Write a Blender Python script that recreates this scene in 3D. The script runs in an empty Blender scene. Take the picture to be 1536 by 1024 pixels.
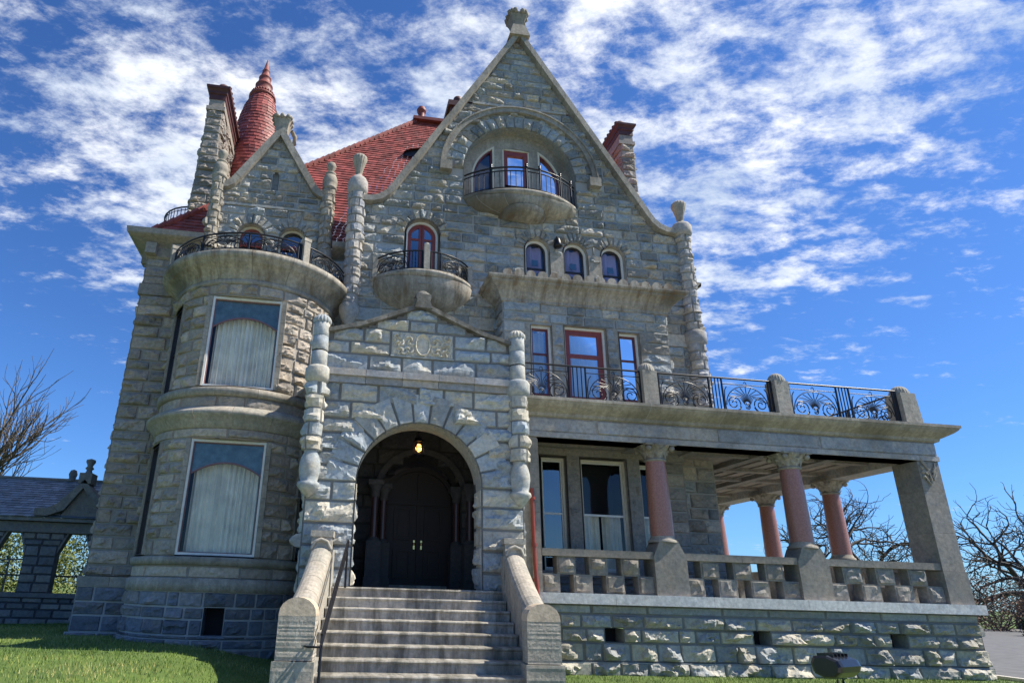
import bpy, math, random
import numpy as np
from math import radians as R_, sin, cos, pi
from mathutils import Matrix, Vector
rng = np.random.default_rng(7); random.seed(7)
C = bpy.context.scene.collection
scene = bpy.context.scene

# ------------------------------------------------------------------ camera
cam_d = bpy.data.cameras.new('camera'); cam = bpy.data.objects.new('camera', cam_d); C.objects.link(cam)
F, PX, PY = 948.4, 632.6, 545.1
yaw, pitch, roll = R_(7.80), R_(19.93), R_(1.666)
fwd = Vector((sin(yaw)*cos(pitch), cos(yaw)*cos(pitch), sin(pitch)))
right = Vector((cos(yaw), -sin(yaw), 0)); up = right.cross(fwd)
r_ = right*cos(roll) + up*sin(roll); u_ = -right*sin(roll) + up*cos(roll)
cam.matrix_world = Matrix(((r_.x, u_.x, -fwd.x, 0), (r_.y, u_.y, -fwd.y, -11.5), (r_.z, u_.z, -fwd.z, 1.65), (0, 0, 0, 1)))
cam_d.sensor_width = 36; cam_d.lens = F*36/1536
cam_d.shift_x = (768-PX)/1536; cam_d.shift_y = (PY-512)/1536
cam_d.clip_end = 3000; cam_d.clip_start = .05
scene.camera = cam

# ------------------------------------------------------------------ light
SUN_EL, SUN_AZ = 50, 10          # azimuth: degrees from +X towards the viewer
sd = Vector((cos(R_(SUN_EL))*cos(R_(SUN_AZ)), -cos(R_(SUN_EL))*sin(R_(SUN_AZ)), sin(R_(SUN_EL))))
sl = bpy.data.lights.new('sun', 'SUN'); sl.energy = 4.3; sl.angle = R_(.5); sl.color = (1, .93, .80)
so = bpy.data.objects.new('sun', sl); C.objects.link(so)
so.rotation_euler = sd.to_track_quat('Z', 'Y').to_euler()
w = bpy.data.worlds.new('World'); scene.world = w; w.use_nodes = True
nt = w.node_tree; nt.nodes.clear()
def N(nt, t, **k):
    n = nt.nodes.new(t)
    for a, b in k.items():
        if a.startswith('i_'):
            key = a[2:]; key = int(key) if key.isdigit() else key
            n.inputs[key].default_value = b
        else: setattr(n, a, b)
    return n
def ramp(nt, src, stops):
    n = nt.nodes.new('ShaderNodeValToRGB'); el = n.color_ramp.elements
    while len(el) < len(stops): el.new(.5)
    for e, (p, c) in zip(el, stops): e.position = p; e.color = (*c, 1) if len(c) == 3 else c
    nt.links.new(src, n.inputs[0]); return n
def mix(nt, a, b, f, mode='MIX'):
    n = nt.nodes.new('ShaderNodeMix'); n.data_type = 'RGBA'; n.blend_type = mode
    for s, v in ((0, f), (6, a), (7, b)):
        if hasattr(v, 'links'): nt.links.new(v, n.inputs[s])
        elif s == 0: n.inputs[0].default_value = v
        else: n.inputs[s].default_value = (*v, 1)
    return n.outputs[2]
def mth(nt, op, a, b=None, c=None):
    n = nt.nodes.new('ShaderNodeMath'); n.operation = op
    for i, v in enumerate((a, b, c)):
        if v is None: continue
        if hasattr(v, 'links'): nt.links.new(v, n.inputs[i])
        else: n.inputs[i].default_value = v
    return n.outputs[0]
sky = N(nt, 'ShaderNodeTexSky', sky_type='NISHITA', sun_disc=False, sun_elevation=R_(SUN_EL), sun_rotation=R_(90+SUN_AZ))
sky.air_density = 1.0; sky.dust_density = .3; sky.ozone_density = 3.0
tc = N(nt, 'ShaderNodeTexCoord'); sep = N(nt, 'ShaderNodeSeparateXYZ'); nt.links.new(tc.outputs['Generated'], sep.inputs[0])
zz = mth(nt, 'ADD', mth(nt, 'MAXIMUM', sep.outputs[2], 0.0), .10)
com = N(nt, 'ShaderNodeCombineXYZ')
nt.links.new(mth(nt, 'DIVIDE', sep.outputs[0], zz), com.inputs[0]); nt.links.new(mth(nt, 'DIVIDE', sep.outputs[1], zz), com.inputs[1])
mp = N(nt, 'ShaderNodeMapping'); mp.inputs['Rotation'].default_value = (0, 0, R_(38)); mp.inputs['Scale'].default_value = (1.0, 1.45, 1); mp.inputs['Location'].default_value = (.3, 1.1, 0)
nt.links.new(com.outputs[0], mp.inputs[0])
n1 = N(nt, 'ShaderNodeTexNoise', i_Scale=1.15, i_Detail=2.0, i_Roughness=.5); n1.inputs['Distortion'].default_value = .2
n2 = N(nt, 'ShaderNodeTexNoise', i_Scale=7.4, i_Detail=14.0, i_Roughness=.68); n2.inputs['Distortion'].default_value = .12
for n in (n1, n2): nt.links.new(mp.outputs[0], n.inputs[0])
# the cloud bank thins out low down and towards the right
side = mth(nt, 'ADD', mth(nt, 'MULTIPLY', mth(nt, 'MAXIMUM', sep.outputs[0], .35), -.11), mth(nt, 'MULTIPLY_ADD', mth(nt, 'MINIMUM', sep.outputs[0], .15), .09, .012))
mrz = N(nt, 'ShaderNodeMapRange', interpolation_type='SMOOTHSTEP'); mrz.inputs[1].default_value = .10; mrz.inputs[2].default_value = .50; mrz.inputs[3].default_value = -.095; mrz.inputs[4].default_value = .055
nt.links.new(sep.outputs[2], mrz.inputs[0])
cl = mth(nt, 'ADD', mth(nt, 'ADD', mth(nt, 'MULTIPLY_ADD', n1.outputs[0], .44, .09), mth(nt, 'MULTIPLY', n2.outputs[0], .62)), mth(nt, 'ADD', side, mrz.outputs[0]))
mr = N(nt, 'ShaderNodeMapRange', interpolation_type='SMOOTHSTEP'); mr.inputs[1].default_value = .575; mr.inputs[2].default_value = .765; mr.inputs[4].default_value = .96
cl = mth(nt, 'ADD', cl, mth(nt, 'MULTIPLY', mth(nt, 'MINIMUM', mth(nt, 'ADD', sep.outputs[1], .05), 0.0), .16))
nt.links.new(cl, mr.inputs[0])
n3 = N(nt, 'ShaderNodeTexNoise', i_Scale=3.0, i_Detail=7.0, i_Roughness=.6); nt.links.new(mp.outputs[0], n3.inputs[0])
ccol = ramp(nt, n3.outputs[0], [(.35, (4.8, 5.6, 6.9)), (.60, (8.4, 8.6, 8.9))])
skyc = mix(nt, sky.outputs[0], (.43, .73, 1.17), 1.0, 'MULTIPLY')
bgc = mix(nt, skyc, ccol.outputs[0], mr.outputs[0])
bg = N(nt, 'ShaderNodeBackground'); bg.inputs[1].default_value = .078
nt.links.new(bgc, bg.inputs[0])
wo = N(nt, 'ShaderNodeOutputWorld'); nt.links.new(bg.outputs[0], wo.inputs[0])
scene.view_settings.view_transform = 'Standard'; scene.view_settings.look = 'None'
scene.view_settings.exposure = 0.85; scene.view_settings.gamma = 1

# ------------------------------------------------------------------ materials
MATS = {}
def newmat(name):
    m = bpy.data.materials.new(name); m.use_nodes = True; MATS[name] = m
    b = m.node_tree.nodes['Principled BSDF']; return m, m.node_tree, b
def stone(name, cool, warm, mortar=(.30, .29, .26), bump=.5, lo=.55, stain=.25, rough=.9, sscale=.55, streak=0, rust=0):
    m, t, b = newmat(name)
    at = N(t, 'ShaderNodeAttribute', attribute_name='tint'); sp = N(t, 'ShaderNodeSeparateColor'); t.links.new(at.outputs[0], sp.inputs[0])
    tcn = N(t, 'ShaderNodeTexCoord')
    na = N(t, 'ShaderNodeTexNoise', i_Scale=3.6, i_Detail=6.0, i_Roughness=.65); nb = N(t, 'ShaderNodeTexNoise', i_Scale=13.0, i_Detail=8.0, i_Roughness=.7)
    nc = N(t, 'ShaderNodeTexNoise', i_Scale=sscale, i_Detail=5.0, i_Roughness=.6)
    for n in (na, nb, nc): t.links.new(tcn.outputs['Object'], n.inputs[0])
    hue = mth(t, 'ADD', sp.outputs[1], mth(t, 'MULTIPLY', mth(t, 'SUBTRACT', na.outputs[0], .5), 2.5))
    hr = ramp(t, hue, [(.1, cool), (.9, warm)])
    val = mth(t, 'MULTIPLY', mth(t, 'MULTIPLY_ADD', sp.outputs[0], 1-lo, lo+.12), mth(t, 'MULTIPLY_ADD', nb.outputs[0], 1.5, .25))
    vc = N(t, 'ShaderNodeCombineColor')
    for i in range(3): t.links.new(val, vc.inputs[i])
    col = mix(t, hr.outputs[0], vc.outputs[0], 1.0, 'MULTIPLY')
    st = ramp(t, nc.outputs[0], [(.50, (0, 0, 0)), (.66, (1, 1, 1))])
    col = mix(t, col, (.085, .075, .055), mth(t, 'MULTIPLY', st.outputs[0], stain))
    if streak or rust:
        mpn = N(t, 'ShaderNodeMapping'); mpn.inputs['Scale'].default_value = (5.5, 1.2, .9); t.links.new(tcn.outputs['Object'], mpn.inputs[0])
        nd = N(t, 'ShaderNodeTexNoise', i_Scale=1.0, i_Detail=8.0, i_Roughness=.68); t.links.new(mpn.outputs[0], nd.inputs[0])
        if streak:
            r1_ = ramp(t, nd.outputs[0], [(.42, (0, 0, 0)), (.62, (1, 1, 1))]); col = mix(t, col, (.07, .063, .045), mth(t, 'MULTIPLY', r1_.outputs[0], streak))
        if rust:
            r2_ = ramp(t, nd.outputs[0], [(.55, (0, 0, 0)), (.66, (1, 1, 1))]); col = mix(t, col, (.20, .10, .025), mth(t, 'MULTIPLY', r2_.outputs[0], rust))
    col = mix(t, col, mortar, sp.outputs[2])
    t.links.new(col, b.inputs['Base Color']); b.inputs['Roughness'].default_value = rough
    bp = N(t, 'ShaderNodeBump'); bp.inputs['Strength'].default_value = bump; bp.inputs['Distance'].default_value = .02
    t.links.new(nb.outputs[0], bp.inputs['Height']); t.links.new(bp.outputs[0], b.inputs['Normal'])
    return m
stone('gable_stone', (.305, .335, .345), (.47, .42, .34), mortar=(.36, .355, .33), lo=.45)
stone('left_stone', (.27, .255, .235), (.40, .335, .27), mortar=(.25, .24, .21))
stone('tower_stone', (.31, .29, .265), (.47, .395, .31), mortar=(.30, .28, .24))
stone('portal_stone', (.36, .405, .43), (.53, .485, .39), mortar=(.20, .20, .19), lo=.58, stain=.12)
stone('base_stone', (.30, .32, .325), (.46, .425, .34), mortar=(.19, .19, .185), stain=.1)
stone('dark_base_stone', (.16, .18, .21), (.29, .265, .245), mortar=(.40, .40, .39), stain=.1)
stone('veranda_stone', (.24, .235, .22), (.34, .295, .24), bump=.3)
stone('shaded_porch_stone', (.055, .057, .06), (.08, .073, .063), mortar=(.035, .035, .03))  # porch masonry with the archway's shade painted into its colour
stone('trim_stone', (.30, .275, .235), (.40, .355, .285), lo=.75, bump=.35, stain=.5, streak=.3)
stone('cool_trim', (.31, .325, .35), (.44, .39, .33), lo=.7, bump=.45, stain=.4)
stone('step_stone', (.35, .335, .30), (.46, .42, .35), lo=.75, bump=.4, stain=.3, streak=.75)
stone('newel_stone', (.31, .30, .26), (.42, .37, .30), lo=.85, bump=.5, stain=.2, streak=.25)
stone('tan_cap_stone', (.40, .33, .25), (.50, .40, .29), lo=.85, bump=.4, stain=.1)
stone('slab_stone', (.50, .51, .52), (.62, .60, .57), lo=.85, bump=.3, stain=.12)
stone('weathered_coping', (.13, .125, .11), (.24, .22, .18), lo=.5, bump=.6, stain=1.0, sscale=3.0)
stone('wing_stone', (.15, .16, .17), (.23, .215, .19), mortar=(.05, .055, .065))
stone('balcony_stone', (.33, .305, .265), (.43, .38, .30), lo=.75, bump=.3, stain=.75, streak=.5, rust=.45)
def plain(name, col, rough=.6, metal=0, noise=0, nscale=8, bump=0):
    m, t, b = newmat(name); b.inputs['Roughness'].default_value = rough; b.inputs['Metallic'].default_value = metal
    b.inputs['Base Color'].default_value = (*col, 1)
    if noise:
        tcn = N(t, 'ShaderNodeTexCoord'); n = N(t, 'ShaderNodeTexNoise', i_Scale=nscale, i_Detail=6.0, i_Roughness=.65); t.links.new(tcn.outputs['Object'], n.inputs[0])
        r = ramp(t, n.outputs[0], [(.25, tuple(c*(1-noise) for c in col)), (.75, tuple(min(1, c*(1+noise)) for c in col))])
        at = N(t, 'ShaderNodeAttribute', attribute_name='tint'); sp = N(t, 'ShaderNodeSeparateColor'); t.links.new(at.outputs[0], sp.inputs[0])
        v = mth(t, 'MULTIPLY_ADD', sp.outputs[0], .7, .65); vc = N(t, 'ShaderNodeCombineColor')
        for i in range(3): t.links.new(v, vc.inputs[i])
        t.links.new(mix(t, r.outputs[0], vc.outputs[0], 1, 'MULTIPLY'), b.inputs['Base Color'])
        if bump:
            bp = N(t, 'ShaderNodeBump'); bp.inputs['Strength'].default_value = bump; bp.inputs['Distance'].default_value = .02
            t.links.new(n.outputs[0], bp.inputs['Height']); t.links.new(bp.outputs[0], b.inputs['Normal'])
    return m
plain('red_tile', (.26, .055, .046), .6, noise=.5, nscale=3, bump=.2)
plain('terracotta', (.22, .05, .038), .6, noise=.3, nscale=5, bump=.2)
plain('slate', (.13, .16, .20), .5, noise=.3, nscale=4, bump=.3)
plain('chimney_terracotta', (.085, .026, .022), .6, noise=.4, nscale=5, bump=.2)
plain('red_granite', (.33, .155, .12), .35, noise=.35, nscale=30)
plain('dark_granite', (.07, .035, .03), .3, noise=.3, nscale=30)
plain('iron', (.012, .012, .015), .35, metal=.3)
plain('cream_paint', (.62, .57, .44), .5, noise=.12, nscale=10)
plain('white_paint', (.74, .73, .68), .5, noise=.1, nscale=12)
plain('red_paint', (.22, .045, .035), .45, noise=.2, nscale=12)
plain('dark_red_paint', (.12, .02, .025), .4, noise=.2, nscale=12)
plain('dark_wood', (.016, .009, .006), .6, noise=.3, nscale=14)
plain('dark_sash', (.018, .014, .014), .4)
plain('brass', (.75, .55, .22), .25, metal=1)
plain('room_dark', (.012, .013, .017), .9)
plain('pipe_red', (.26, .045, .025), .4, noise=.25, nscale=9)
plain('curtain_green', (.72, .70, .60), .9, noise=.25, nscale=2.2)
plain('transom_mauve', (.20, .10, .10), .5)
plain('curtain_cream', (.52, .50, .42), .9, noise=.12, nscale=3)
plain('curtain_mauve', (.34, .30, .50), .9, noise=.1, nscale=3)
plain('curtain_plum', (.20, .07, .17), .9, noise=.1, nscale=3)
plain('asphalt', (.12, .12, .12), .95, noise=.35, nscale=3, bump=.3)
plain('concrete', (.46, .43, .38), .9, noise=.15, nscale=8)
plain('bark', (.12, .095, .07), .9, noise=.4, nscale=10, bump=.5)
plain('dark_bark', (.060, .052, .046), .9, noise=.4, nscale=10, bump=.5)
plain('leaf_dark', (.030, .055, .018), .7, noise=.5, nscale=1.5)
plain('leaf_light', (.15, .18, .04), .7, noise=.5, nscale=1.5)
plain('leaf_russet', (.20, .12, .08), .8, noise=.4, nscale=1.5)
plain('black_plastic', (.012, .013, .016), .22)
plain('glass_lens', (.20, .21, .20), .1)
plain('leaded_blue', (.035, .085, .15), .25, noise=.4, nscale=5)
m, t, b = newmat('grass_blade'); b.inputs['Roughness'].default_value = .65
at = N(t, 'ShaderNodeAttribute', attribute_name='tint')
sp = N(t, 'ShaderNodeSeparateColor'); t.links.new(at.outputs[0], sp.inputs[0])
gr = ramp(t, sp.outputs[0], [(0, (.045, .10, .012)), (.5, (.12, .20, .028)), (.8, (.24, .28, .06)), (1, (.42, .38, .14))]); t.links.new(gr.outputs[0], b.inputs['Base Color'])
m, t, b = newmat('lawn_soil'); tcn = N(t, 'ShaderNodeTexCoord'); n = N(t, 'ShaderNodeTexNoise', i_Scale=1.2, i_Detail=9.0, i_Roughness=.7); t.links.new(tcn.outputs['Object'], n.inputs[0])
gr = ramp(t, n.outputs[0], [(.3, (.05, .09, .014)), (.7, (.12, .18, .03))]); t.links.new(gr.outputs[0], b.inputs['Base Color']); b.inputs['Roughness'].default_value = 1
m, t, b = newmat('lamp_glow'); b.inputs['Emission Color'].default_value = (1, .42, .09, 1); b.inputs['Emission Strength'].default_value = 3.2; b.inputs['Base Color'].default_value = (.8, .5, .2, 1)
def glass(name, tint, ior=1.6, boost=1.0):
    m = bpy.data.materials.new(name); m.use_nodes = True; t = m.node_tree; t.nodes.clear(); MATS[name] = m
    tr = N(t, 'ShaderNodeBsdfTransparent'); tr.inputs[0].default_value = (*tint, 1)
    gl = N(t, 'ShaderNodeBsdfGlossy'); gl.inputs['Roughness'].default_value = .02; gl.inputs[0].default_value = (.95, .97, 1, 1)
    fr = N(t, 'ShaderNodeFresnel'); fr.inputs[0].default_value = ior
    tcn = N(t, 'ShaderNodeTexCoord'); n = N(t, 'ShaderNodeTexNoise', i_Scale=1.3, i_Detail=1.0); t.links.new(tcn.outputs['Object'], n.inputs[0])
    bp = N(t, 'ShaderNodeBump'); bp.inputs['Strength'].default_value = .12; bp.inputs['Distance'].default_value = .05
    t.links.new(n.outputs[0], bp.inputs['Height']); t.links.new(bp.outputs[0], gl.inputs['Normal'])
    mx = N(t, 'ShaderNodeMixShader'); f = mth(t, 'MINIMUM', mth(t, 'MULTIPLY', fr.outputs[0], boost), 1.0)
    t.links.new(f, mx.inputs[0]); t.links.new(tr.outputs[0], mx.inputs[1]); t.links.new(gl.outputs[0], mx.inputs[2])
    o = N(t, 'ShaderNodeOutputMaterial'); t.links.new(mx.outputs[0], o.inputs[0])
glass('clear_glass', (.97, .99, .98), 1.45, 1.0)
glass('blue_glass', (.30, .45, .75), 1.8, 1.35)
glass('sky_glass', (.8, .85, .88), 1.9, 1.7)

# ------------------------------------------------------------------ mesh helpers
def grid(nu, nv, wrap=False):
    i = np.arange(nu if wrap else nu-1); j = np.arange(nv-1)
    I, J = np.meshgrid(i, j); I2 = (I+1) % nu if wrap else I+1
    return np.stack([J*nu+I, J*nu+I2, (J+1)*nu+I2, (J+1)*nu+I], -1).reshape(-1, 4)
class MB:
    def __init__(s): s.V = []; s.F = []; s.M = []; s.T = []; s.S = []; s.n = 0
    def add(s, V, Fc, mat=0, tint=(.5, .5, 0), smooth=False):
        V = np.asarray(V, float).reshape(-1, 3); Fc = np.asarray(Fc, int)
        s.V.append(V); s.F.append(Fc+s.n); s.M.append(np.full(len(Fc), mat)); s.S.append(np.full(len(Fc), smooth))
        tt = np.asarray(tint, float); s.T.append(np.broadcast_to(tt, (len(V), 3)) if tt.ndim == 1 else tt); s.n += len(V); return s
    def box(s, x0, x1, y0, y1, z0, z1, mat=0, tint=None, bevel=0):
        if tint is None: tint = (rng.uniform(.3, .7), rng.uniform(.3, .7), 0)
        x = (x0, x1); y = (y0, y1); z = (z0, z1)
        V = [(x[i], y[j], z[k]) for k in (0, 1) for j in (0, 1) for i in (0, 1)]
        return s.add(V, [(0, 2, 3, 1), (4, 5, 7, 6), (0, 1, 5, 4), (2, 6, 7, 3), (0, 4, 6, 2), (1, 3, 7, 5)], mat, tint)
    def poly(s, pts, y0, y1, mat=0, tint=(.5, .5, 0)):      # (x,z) outline pulled through y
        n = len(pts); V = [(x, y0, z) for x, z in pts]+[(x, y1, z) for x, z in pts]
        s.add(V, [(i, (i+1) % n, (i+1) % n+n, i+n) for i in range(n)], mat, tint)
        # n-gon caps as fans about the centroid
        cx = sum(p[0] for p in pts)/n; cz = sum(p[1] for p in pts)/n
        s.add([(x, y0, z) for x, z in pts]+[(cx, y0, cz)], [(i, (i+1) % n, n, n) for i in range(n)] and np.array([(i, (i+1) % n, n) for i in range(n)]), mat, tint)
        s.add([(x, y1, z) for x, z in pts]+[(cx, y1, cz)], np.array([((i+1) % n, i, n) for i in range(n)]), mat, tint); return s
    def lathe(s, prof, cx, cy, n=24, a0=0, a1=2*pi, mat=0, tint=None, smooth=True, rib=0, nrib=12):
        full = abs(a1-a0-2*pi) < 1e-6; A = np.linspace(a0, a1, n, endpoint=not full)
        if tint is None: tint = (rng.uniform(.35, .65), rng.uniform(.3, .7), 0)
        P = np.array(prof, float); r = P[:, 0][:, None]*(1+rib*np.cos(A*nrib))[None, :]
        V = np.stack([cx+r*np.cos(A), cy+r*np.sin(A), np.repeat(P[:, 1][:, None], len(A), 1)], -1)
        return s.add(V, grid(len(A), len(P), full), mat, tint, smooth)
    def tube(s, pts, r, n=5, mat=0, tint=(.5, .5, 0), smooth=True, r2=None, cap=True):
        P = np.array(pts, float); m = len(P)
        if m < 2: return s
        T = np.gradient(P, axis=0); T /= np.linalg.norm(T, axis=1)[:, None]+1e-9
        ref = np.array([0, 0, 1.]) if abs(T[:, 2]).mean() < .9 else np.array([1., 0, 0])
        B = np.cross(T, ref); B /= np.linalg.norm(B, axis=1)[:, None]+1e-9; Nn = np.cross(B, T)
        A = np.arange(n)*2*pi/n; rr = (np.linspace(r, r if r2 is None else r2, m))[:, None, None]
        V = P[:, None]+rr*(np.cos(A)[None, :, None]*B[:, None]+np.sin(A)[None, :, None]*Nn[:, None])
        s.add(V, grid(n, m, True), mat, tint, smooth)
        return s
    def sweep(s, prof, path, outs, mat=0, tint=(.5, .5, 0), smooth=False, closed=False):   # prof (out,z); path (x,y); outs (nx,ny) mitre vectors
        P = np.array(prof, float); Q = np.array(path, float); O = np.array(outs, float)
        V = np.zeros((len(P), len(Q), 3)); V[:, :, :2] = Q[None]+P[:, 0][:, None, None]*O[None]; V[:, :, 2] = P[:, 1][:, None]
        return s.add(V, grid(len(Q), len(P), closed), mat, tint, smooth)
    def build(s, name, mats, parent=None, loc=None):
        me = bpy.data.meshes.new(name)
        V = np.concatenate(s.V); T = np.concatenate(s.T)
        fl = []; st = []; tot = []; k = 0; mi = np.concatenate(s.M); sm = np.concatenate(s.S)
        for f in s.F:
            nn = f.shape[1]; fl.append(f.ravel()); st.append(k+np.arange(len(f))*nn); tot.append(np.full(len(f), nn)); k += f.size
        fl = np.concatenate(fl); st = np.concatenate(st); tot = np.concatenate(tot)
        me.vertices.add(len(V)); me.vertices.foreach_set('co', V.ravel().astype(np.float32))
        me.loops.add(len(fl)); me.loops.foreach_set('vertex_index', fl.astype(np.int32))
        me.polygons.add(len(st)); me.polygons.foreach_set('loop_start', st.astype(np.int32)); me.polygons.foreach_set('loop_total', tot.astype(np.int32))
        me.polygons.foreach_set('material_index', mi.astype(np.int32)); me.polygons.foreach_set('use_smooth', sm)
        at = me.attributes.new('tint', 'FLOAT_COLOR', 'POINT'); at.data.foreach_set('color', np.concatenate([T, np.ones((len(T), 1))], 1).ravel().astype(np.float32))
        me.update(calc_edges=True); me.validate()
        for m in (mats if isinstance(mats, (list, tuple)) else [mats]): me.materials.append(MATS[m])
        o = bpy.data.objects.new(name, me); C.objects.link(o)
        if parent is not None: o.parent = parent; o.matrix_parent_inverse = Matrix.Identity(4)
        return o
def tag(o, label=None, cat=None, group=None, kind=None):
    if label: o['label'] = label
    if cat: o['category'] = cat
    if group: o['group'] = group
    if kind: o['kind'] = kind
    return o
def empty(name, loc=(0, 0, 0), parent=None):
    o = bpy.data.objects.new(name, None); C.objects.link(o); o.empty_display_size = .2; o.location = loc
    if parent is not None: o.parent = parent
    return o

# ------------------------------------------------------------------ rock-faced masonry
def plane(y, nx=0):       # wall facing -Y ; u = x
    return lambda u, z, d: np.stack([u, y-d+0*u, z+0*u], -1)
def plane_x(x, sgn):      # wall facing +-X ; u = y
    return lambda u, z, d: np.stack([x+sgn*d+0*u, u, z+0*u], -1)
def cyl(cx, cy, R):       # u = angle*R measured from the -Y direction towards +X
    return lambda u, z, d: np.stack([cx+(R+d)*np.sin(u/R), cy-(R+d)*np.cos(u/R), z+0*u], -1)
def polar(cx, cz, y, rm): # u = angle*rm from the top, z = radius
    return lambda u, z, d: np.stack([cx+z*np.sin(u/rm), y-d+0*u, cz+z*np.cos(u/rm)], -1)
RELIEF = 1.25
def block(mb, S, ua, ub, za, zb, amp, tint, gap=.012, res=.042, mat=0, smoothface=False, lift=0):
    w, h = ub-ua-2*gap, zb-za-2*gap
    if w < .03 or h < .03: return
    nu = max(2, int(round(w/res))); nz = max(2, int(round(h/res))); e = min(.02, w*.2, h*.2)
    U = np.concatenate([[ua+gap], np.linspace(ua+gap+e, ub-gap-e, nu), [ub-gap]])
    Z = np.concatenate([[za+gap], np.linspace(za+gap+e, zb-gap-e, nz), [zb-gap]])
    UU, ZZ = np.meshgrid(U, Z); sh = UU.shape
    d = np.full(sh, -.03)
    x = (UU-(ua+ub)/2)/(w/2); y = (ZZ-(za+zb)/2)/(h/2)
    if smoothface: H = np.full(sh, amp)
    else:
        H = np.full(sh, 9.); amp = amp*RELIEF
        for k in range(5):
            a = amp*rng.uniform(.9, 2.1); H = np.minimum(H, a+amp*rng.uniform(-1.7, 1.7)*x+amp*rng.uniform(-1.5, 1.2)*y)
        for k in range(5 if w > .3 else 3):                 # conchoidal chips
            cx_, cy_, rr = rng.uniform(-1, 1), rng.uniform(-1, 1), rng.uniform(.35, .8); q = ((x-cx_)/rr*max(w/h/2, .6))**2+((y-cy_)/rr)**2
            H -= amp*rng.uniform(.2, .7)*np.clip(1.6*(1-q), 0, 1)
        a_ = rng.uniform(-.9, .9); H += amp*.28*np.abs(np.sin((x*w*4.2+a_*y*h*9)+rng.uniform(0, 6)+1.2*np.sin(y*3+rng.uniform(0, 6))))
        H += rng.normal(size=sh)*amp*.09
        ed = np.minimum(np.minimum(UU-ua, ub-UU), np.minimum(ZZ-za, zb-ZZ)); H *= .25+.75*np.clip(ed/.06, 0, 1)**.8
        H = np.maximum(H, rng.uniform(.004, .02)+.004*rng.uniform(size=sh)+lift)
        j = min(.3*res, .018); UU[1:-1, 2:-2] += rng.uniform(-j, j, UU[1:-1, 2:-2].shape); ZZ[2:-2, 1:-1] += rng.uniform(-j, j, ZZ[2:-2, 1:-1].shape)
    d[1:-1, 1:-1] = H[1:-1, 1:-1]
    mb.add(S(UU, ZZ, d), grid(sh[1], sh[0]), mat, tint)
def half(op, z):          # horizontal extent of an opening at height z, or None
    if op[0] == 'r': _, a, b, z0, z1 = op; return (a, b) if z0 <= z <= z1 else None
    _, cx, zs, r, zb = op
    if z < zb or z > zs+r: return None
    q = r if z <= zs else math.sqrt(max(0, r*r-(z-zs)**2)); return (cx-q, cx+q)
def spans(base, ops, z):
    a, b = base(z) if callable(base) else base
    out = [(a, b)]
    for op in ops:
        h = half(op, z)
        if not h: continue
        nx = []
        for (p, q) in out:
            if h[1] <= p or h[0] >= q: nx.append((p, q)); continue
            if h[0]-p > .02: nx.append((p, h[0]))
            if q-h[1] > .02: nx.append((h[1], q))
        out = nx
    return [s for s in out if s[1]-s[0] > .02]
def rockwall(mb, S, base, zs, ops=(), ch=.27, wr=(.3, .85), amp=.06, warm=.5, wvar=.28, seg=None, res=.042, mat=0, backops=None, back=True):
    bops = ops if backops is None else backops
    for i in range(len(zs)-1):
        za, zb = zs[i], zs[i+1]; n = max(1, int(round((zb-za)/ch))); hs = rng.uniform(.8, 1.25, n); hs = np.cumsum(hs/hs.sum())*(zb-za)+za
        lo = za
        for hi in hs:
            zm = (lo+hi)/2
            for (p, q) in spans(base, ops, zm):
                u = p
                while q-u > .01:
                    wd = rng.uniform(*wr)
                    if q-(u+wd) < wr[0]*.8: wd = q-u if q-u < wr[1]*1.15 else (q-u)/2
                    t = (rng.uniform(0, 1), np.clip(rng.normal(warm, wvar), 0, 1), 0)
                    block(mb, S, u, u+wd, lo, hi, amp*rng.uniform(.65, 1.3), t, res=res, mat=mat); u += wd
            lo = hi
    if back:
        n = int((zs[-1]-zs[0])/.06)+1; Zb = np.linspace(zs[0], zs[-1], n+1)
        if not callable(base) and not bops: Zb = np.array([zs[0], zs[-1]])
        for lo, hi in zip(Zb[:-1], Zb[1:]):
            for (p, q) in spans(base, bops, (lo+hi)/2):
                m = 2 if seg is None else max(2, int((q-p)/seg)+2)
                UU, ZZ = np.meshgrid(np.linspace(p, q, m), [lo, hi]); mb.add(S(UU, ZZ, np.full(UU.shape, -.012)), grid(m, 2), mat, (.5, .5, 1))
def voussoirs(mb, cx, cz, y, r0, r1, a0=-90, a1=90, n=13, amp=.05, warm=.5, mat=0, res=.042):
    rm = (r0+r1)/2; A = np.linspace(R_(a0), R_(a1), n+1)*rm
    for a, b in zip(A[:-1], A[1:]):
        block(mb, polar(cx, cz, y, rm), a, b, r0, r1, amp*rng.uniform(.7, 1.2), (rng.uniform(0, 1), np.clip(rng.normal(warm, .3), 0, 1), 0), res=res, mat=mat, gap=.008, lift=.022)
def archline(cx, zs, r, zb, n=20):
    A = np.linspace(-pi/2, pi/2, n); L = [(cx-r, zb)]+[(cx+r*sin(a), zs+r*cos(a)) for a in A]+[(cx+r, zb)]; return L
def band(mb, line, y0, y1, mat=0, tint=(.5, .5, 0), smooth=False):     # a ribbon following (x,z) line from y0 to y1
    L = np.array(line); V = np.zeros((2, len(L), 3)); V[:, :, 0] = L[:, 0]; V[:, :, 2] = L[:, 1]; V[0, :, 1] = y0; V[1, :, 1] = y1
    mb.add(V, grid(len(L), 2), mat, tint, smooth)
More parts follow.
